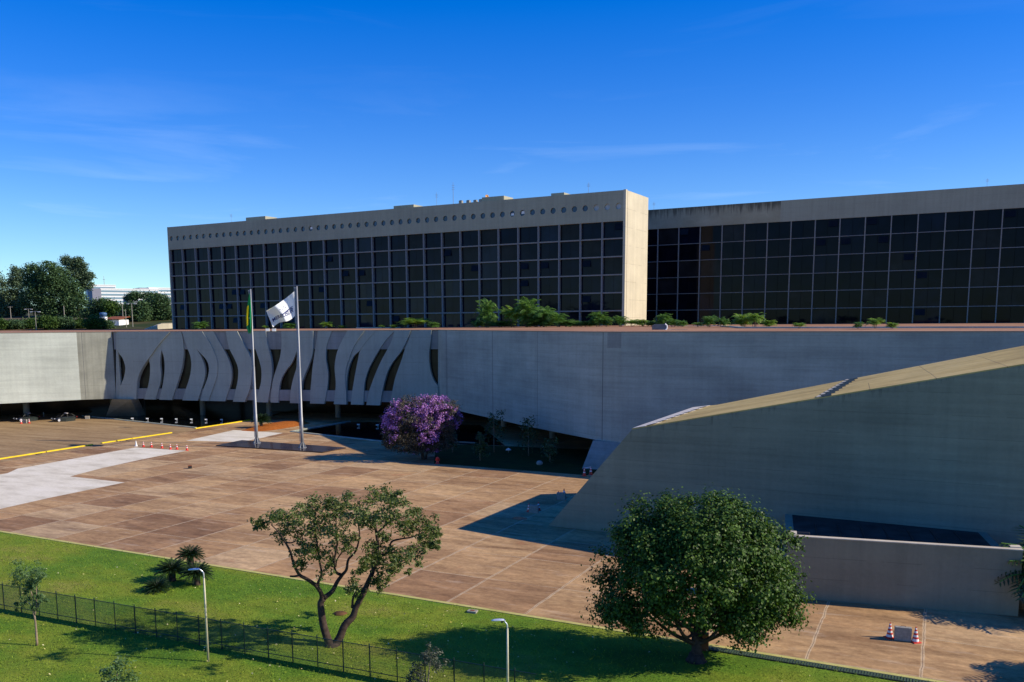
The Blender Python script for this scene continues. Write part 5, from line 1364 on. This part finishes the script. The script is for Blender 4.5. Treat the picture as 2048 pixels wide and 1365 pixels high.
cone(G(1117, 999), .85, 'cone in the hall shadow left of the farther block', 'cones in the hall shadow')
cone(G(1128, 995.5), .95, 'taller cone in the hall shadow right of the farther block', 'cones in the hall shadow')
block(1122.5, 1000, .9, .35, .75, 'concrete block between cones in the hall shadow, the one by the hall', -.3, bg)
n = NT('puddle'); n.base((.03, .03, .03)); n.rough(.08, .5)
pc_ = [G(1037 + 13 * math.cos(a) * (1 + .2 * math.sin(3 * a)) + (4 if a < 3 else 0), 1037 + 3.2 * math.sin(a)) for a in np.linspace(0, 2 * math.pi, 17)[:-1]]
pd_ = sheet('puddle', pc_, .010, n.m)
cone(G(42.5, 848), .85, 'red and white cone in front of the left parked car, left of a block', 'cones by the parked cars', ((.4, .6), (.75, .95)))
cone(G(58.5, 847), .85, 'red and white cone in front of the left parked car, right of a block', 'cones by the parked cars', ((.4, .6), (.75, .95)))
block(50.5, 847, .85, .35, .72, 'concrete block between cones in front of the left parked car', -.3, bg)
p = G(380, 937.5); t = thing('service_box', 'small dark box standing alone on the paving below the cones', 'box', p, .4)
bevel(MB().box(-.22, .22, -.2, .2, 0, .34).build('case', M['black'], t), .02); MB().box(-.24, .24, -.22, .22, .341, .39).build('lid', M['rust'], t)
p = G(945, 1225); t = thing('inspection_cover', 'small tan inspection cover on the lawn edge', 'cover', p, -.35)
MB().box(-.30, .30, -.22, .22, 0, .12).build('frame', M['stone'], t); MB().box(-.14, .14, -.1, .1, .121, .135).build('plate', M['rust'], t)
p = G(680, 1229); n = NT('bare_soil'); a = n.noise(n.coord(), 4, 6, .7); n.base(n.ramp(a, [(.3, (.06, .04, .02)), (.7, (.17, .085, .04))])); n.rough(.95, .1)
mb = MB(); ring = [(.42 * math.cos(a) * (1 + .25 * math.sin(3 * a)), .40 * math.sin(a) * (1 + .2 * math.cos(2 * a)), .0) for a in np.linspace(0, 2 * math.pi, 15)[:-1]]
mb.add(ring + [(x * .6, y * .6, .13) for x, y, _ in ring] + [(0, 0, .09)], [(i, (i + 1) % 14, 14 + (i + 1) % 14, 14 + i) for i in range(14)] + [(14 + i, 14 + (i + 1) % 14, 28) for i in range(14)])
o = mb.build('soil_mound', n.m, None, True); o.location = tuple(p + (0, 0, .02)); tag(o, 'small mound of bare red soil behind the forked trunk', 'soil mound')
p = G(1407, 1300); t = thing('utility_cabinet', 'rust brown cabinet standing right behind the dense tree trunk', 'cabinet', p, -.3)
bevel(MB().box(-.26, .26, -.2, .2, 0, .95).build('case', M['rust'], t), .02); MB().box(-.21, .21, -.212, -.201, .1, .85).build('door', M['rust'], t)
p = G(875, 928); t = thing('hydrant', 'red hydrant in deep shade at the paving edge below the purple tree', 'hydrant', p)
MB().lathe([(.28, 0), (.28, .08), (.18, .1), (.18, .62), (.24, .65), (.22, .78), (.1, .88), (.03, .92)], (0, 0, 0), 16).build('body', M['red'], t, True)
MB().tube([(-.32, 0, .5), (.32, 0, .5)], .09, 10).build('outlet', M['red'], t)
p = G(1017, 906); t = thing('garden_light', 'small white mushroom light on the shaded lawn', 'light', p)
MB().tube([(0, 0, 0), (0, 0, .4)], .04, 8).build('post', M['metal'], t); MB().lathe([(.42, .38), (.3, .52), (.05, .66)], (0, 0, 0), 14).build('shade', M['white'], t, True)
p = G(1079, 930); t = thing('boulder', 'grey rounded boulder on the shaded lawn', 'boulder', p)
mb = MB(); mb.lathe([(.3, -.05), (.42, .12), (.40, .32), (.25, .50), (.05, .55)], (0, 0, 0), 11); mb.build('stone', M['stone'], t, True)
for i, px in enumerate((266, 296, 324.5, 354, 384, 413.5, 444.5)):
    p = G(px, 840.5 + i * .45)
    t = thing('pool_spout', ['small white water spout standing in the left pool, nearest the pillar'] [0] if i == 0 else 'small white water spout standing in the left pool, number %s from the pillar' % ['two', 'three', 'four', 'five', 'six', 'seven'][i - 1], 'spout', p, .3, 'white spouts in the left pool')
    MB().box(-.10, .10, -.1, .1, 0, .24).build('stem', M['stone'], t); MB().box(-.34, .11, -.14, .14, .241, .42).build('head', M['white'], t)
for i, (px, py) in enumerate(((718, 850), (756, 851))):
    p = G(px, py + 3); t = thing('pool_spout', ['small pale spout in the dark pool left of the purple tree, left one', 'small pale spout in the dark pool left of the purple tree, right one'][i], 'spout', p, .3, 'spouts in the dark pool')
    MB().box(-.10, .10, -.1, .1, 0, .24).build('stem', M['stone'], t); MB().box(-.34, .11, -.14, .14, .241, .42).build('head', M['white'], t)
p = G(87.5, 834); t = thing('bollard', 'thin pale bollard between the two parked cars', 'bollard', p); MB().lathe([(.08, 0), (.08, .9), (.03, .98)], (0, 0, 0), 10).build('post', M['stone'], t); MB().lathe([(.085, .7), (.085, .8)], (0, 0, 0), 10).build('band', M['white'], t)
p = G(175, 838.5); t = thing('concrete_block', 'small pale block at the left corner of the pool', 'block', p, .2); bevel(MB().box(-.4, .4, -.25, .25, 0, .5).build('body', M['stone'], t), .03); MB().box(-.42, .42, -.27, .27, .501, .56).build('cap', M['rim'], t)

# ------------------------------------------------------------------ parked cars
paint = plain('black_paint', (.006, .007, .009), .18, .6, 0., .05)
cglass = window_glass('car_glass', (.03, .04, .038), .5, .12)
def car(b, az, label):
    t = thing('parked_car', label, 'car', b, az, 'black cars parked under the building')
    st = [(-2.22, .62, .36, .62), (-2.1, .78, .26, .78), (-1.75, .84, .22, .92), (-.9, .87, .2, .95), (0, .88, .2, .93), (.75, .87, .2, .90), (1.0, .86, .2, .90), (1.7, .83, .22, .80), (2.05, .74, .26, .68), (2.2, .56, .36, .55)]
    vs, n_ = [], 12
    for x, w, z0, z1 in st:
        zm = (z0 + z1) / 2; hz = (z1 - z0) / 2
        for j in range(n_):
            a = 2 * math.pi * (j + .5) / n_; cx_, cz_ = math.cos(a), math.sin(a)
            vs.append((x, w * math.copysign(abs(cx_) ** .45, cx_), zm + hz * math.copysign(abs(cz_) ** .5, cz_)))
    fs = [(i * n_ + j, i * n_ + (j + 1) % n_, (i + 1) * n_ + (j + 1) % n_, (i + 1) * n_ + j) for i in range(len(st) - 1) for j in range(n_)] + [tuple(range(n_))[::-1], tuple(range((len(st) - 1) * n_, len(st) * n_))]
    MB().add(vs, fs).build('body', paint, t, True)
    # cabin: glass band under a painted roof
    lo = [(-1.75, .70), (-1.0, .80), (.2, .80), (1.02, .76)]; hi = [(-1.15, .55), (-.7, .60), (-.1, .60), (.28, .57)]
    mb = MB(); vs = []
    for (x, w), (xh, wh_) in zip(lo, hi): vs += [(x, -w, .885), (xh, -wh_, 1.36), (xh, wh_, 1.36), (x, w, .885)]
    mb.add(vs, [(i * 4 + j, (i + 1) * 4 + j, (i + 1) * 4 + j + 1, i * 4 + j + 1) for i in range(3) for j in range(3)] + [(0, 1, 2, 3), (15, 14, 13, 12)])
    mb.build('window', cglass, t)
    MB().slab([(-1.2, -.55), (.3, -.57), (.3, .57), (-1.2, .55)], 1.352, 1.41).build('roof', paint, t)
    for sx_ in (-1, 1):
        for (xa, za, xb, zb_) in ((-1.74, .89, -1.17, 1.36), (1.01, .89, .28, 1.36), (-.35, .90, -.38, 1.36)):
            MB().tube([(xa, sx_ * .755, za), (xb, sx_ * .585, zb_)], .032, 6).build('pillar', M['black'], t)
        for x in (-1.35, 1.36):
            w = thing('wheel', None, None, (x, sx_ * .80, .31)); w.parent = t
            tb = MB(); tb.lathe([(.20, -.1), (.29, -.1), (.315, -.06), (.315, .06), (.29, .1), (.20, .1)], (0, 0, 0), 18); o = tb.build('tyre', M['black'], w, True); o.rotation_euler = (math.pi / 2, 0, 0)
            rb_ = MB().lathe([(.235, -.108), (.235, .108)], (0, 0, 0), 16); o = rb_.build('rim', M['aluminium'], w); o.rotation_euler = (math.pi / 2, 0, 0)
        MB().box(1.98, 2.14, sx_ * .56 - .16, sx_ * .56 + .16, .58, .70).build('headlight', M['aluminium'], t)
        MB().box(-2.2, -2.08, sx_ * .6 - .14, sx_ * .6 + .14, .62, .74).build('tail_light', M['red'], t)
        MB().box(.78, .95, sx_ * .93 - .08, sx_ * .93 + .08, .90, 1.02).build('mirror', paint, t)
        MB().lathe([(.11, 0), (.11, .012)], (0, 0, 0), 14).build('door_badge', M['white'], t).location = (.25, sx_ * .885, .62)
        t.children[-1].rotation_euler = (-sx_ * math.pi / 2, 0, 0)
    MB().box(-.62, -.30, -.50, .50, 1.43, 1.53).build('light_bar', plain('light_bar', (.55, .5, .5), .3), t)
    MB().box(2.17, 2.23, -.25, .25, .42, .53).build('number_plate', M['stone'], t)
    return t
ca, cb2 = G(107, 844.5), G(152, 840.5)
caz = math.atan2((ca - cb2)[1], (ca - cb2)[0])
car(G(128.5, 842.5), caz, 'black sedan with a roof light bar, right of the two parked cars')
car(G(53, 842.3), caz, 'black sedan with a roof light bar, left of the two parked cars')

# ------------------------------------------------------------------ house, tank, terrace, ramp wall and far offices on the rise
Yh = 292
def at(x, y, Y): return D(x, y, Y)
p0, p1 = at(207, 653, Yh), at(243, 652, Yh); z0 = p0[2] - 1.5
t = thing('small_house', 'small white house with a brown roof beside the water tank', 'house', (p0[0], Yh, z0), -.25)
w = p1[0] - p0[0]; hh = at(225, 640, Yh)[2] - z0
MB().box(0, w, 0, 5, 0, hh).build('wall', M['white'], t)
MB().add([(-.4, -.5, hh), (w + .4, -.5, hh), (w + .4, 5.5, hh + .9), (-.4, 5.5, hh + .9), (-.4, -.5, hh + .2), (w + .4, -.5, hh + .2), (w + .4, 5.5, hh + 1.1), (-.4, 5.5, hh + 1.1)], [(3, 2, 1, 0), (4, 5, 6, 7), (0, 1, 5, 4), (1, 2, 6, 5), (2, 3, 7, 6), (3, 0, 4, 7)]).build('roof', M['rust'], t)
MB().box(.3, 2.1, -.06, -.001, .3, 2.4).build('door', M['rust'], t)
p0 = at(208, 655, Yh - 3); zt = at(208, 634, Yh - 3)[2]
t = thing('water_tank', 'blue water tank on a white stand left of the small house', 'tank', (p0[0], Yh - 3, p0[2] - 1.), 0)
h0 = zt - p0[2] + 1.
MB().box(-.9, .9, -.9, .9, 0, h0).build('stand', M['white'], t)
MB().lathe([(1.0, 0), (1.15, .9), (1.15, 1.1), (.8, 1.35), (.1, 1.42)], (0, 0, h0), 18).build('tank', plain('tank_blue', (.05, .12, .25), .5), t, True)
a, b = at(-60, 640, 322), at(214, 636, 322)
MB_t = MB().prism([(a[0], 322, a[2] - 4), (b[0], 322, b[2] - 4), (b[0], 322, b[2]), (a[0], 322, b[2])], (0, 9, 0))
tag(MB_t.build('terrace_wall', plain('terrace', (.36, .24, .16), .9)), 'long brown terrace wall in front of the big far trees', 'wall')
r0_, r1_ = at(292, 660, 268), at(334, 655, 268)
t = thing('ramp_wall', 'low cream ramp wall left of the office block', 'wall', (r0_[0], 268, r0_[2] - .6), .75)
zt = at(334, 646.5, 268)[2] - r0_[2] + .6; w = (r1_[0] - r0_[0]) * 1.7
MB().prism([(0, 0, 0), (w, 0, 0), (w, 0, zt), (w * .45, 0, zt - .15), (0, 0, .8)], (0, 1.2, 0)).build('wall', M['rim'], t)
MB().prism([(w * .44, -.06, zt - .14), (w + .06, -.06, zt + .01), (w + .06, -.06, zt + .14), (w * .44, -.06, zt - .02)], (0, 1.3, 0)).build('capping', M['stone'], t)
def far_block(x0, x1, yt, yb, Y, depth, floors, label, end=None, az=0.):
    a, b = at(x0, yb, Y), at(x1, yb, Y); zt = at((x0 + x1) / 2, yt, Y)[2]; z0 = a[2]
    t = thing('far_office', label, 'building', (a[0], Y, 22.), .62); w = (b[0] - a[0]) * 1.42; h = zt - 22.
    MB().box(0, w, .5, depth, 0, h).build('wall', M['white'], t)
    fh = (zt - z0) / floors
    for k in range(floors):
        zc_ = h - fh * (k + .62)
        MB().box(.6, w - .6, .3, .49, zc_ - fh * .26, zc_ + fh * .26).build('window', plain('far_glass', (.20, .30, .36), .2), t)
    if end: MB().box(-end, 0, -1.2, depth, 0, h + .3).build('end_wall', plain('far_grey', (.22, .22, .27), .8), t)
    MB().box(-.3, w + .3, .2, depth + .3, h, h + .8).build('roof', M['white'], t)
far_block(203, 283, 578, 606, 900, 20, 4, 'long white office with ribbon windows far behind the trees', 8.2)
far_block(299, 350, 576.5, 606, 930, 20, 4, 'white office with a grey stair tower touching the office block', 9.4)
far_block(180, 216, 570.5, 606, 1000, 20, 4, 'grey white office peeping out behind the longest far white one')
far_block(274, 294, 597, 606, 620, 12, 1, 'small white hut among the far tree tops', 6.)
a = at(201, 571, 1000); t = thing('antenna', 'faint lattice mast on the farthest white office', 'antenna', (a[0], 1010, a[2])); zt = at(201, 552, 1010)[2] - a[2]
MB().tube([(0, 0, 0), (0, 0, zt)], [.35, .15], 4).build('mast', M['metal'], t); MB().box(-1.2, 1.2, -.1, .1, zt * .6, zt * .63).build('crossbar', M['metal'], t)
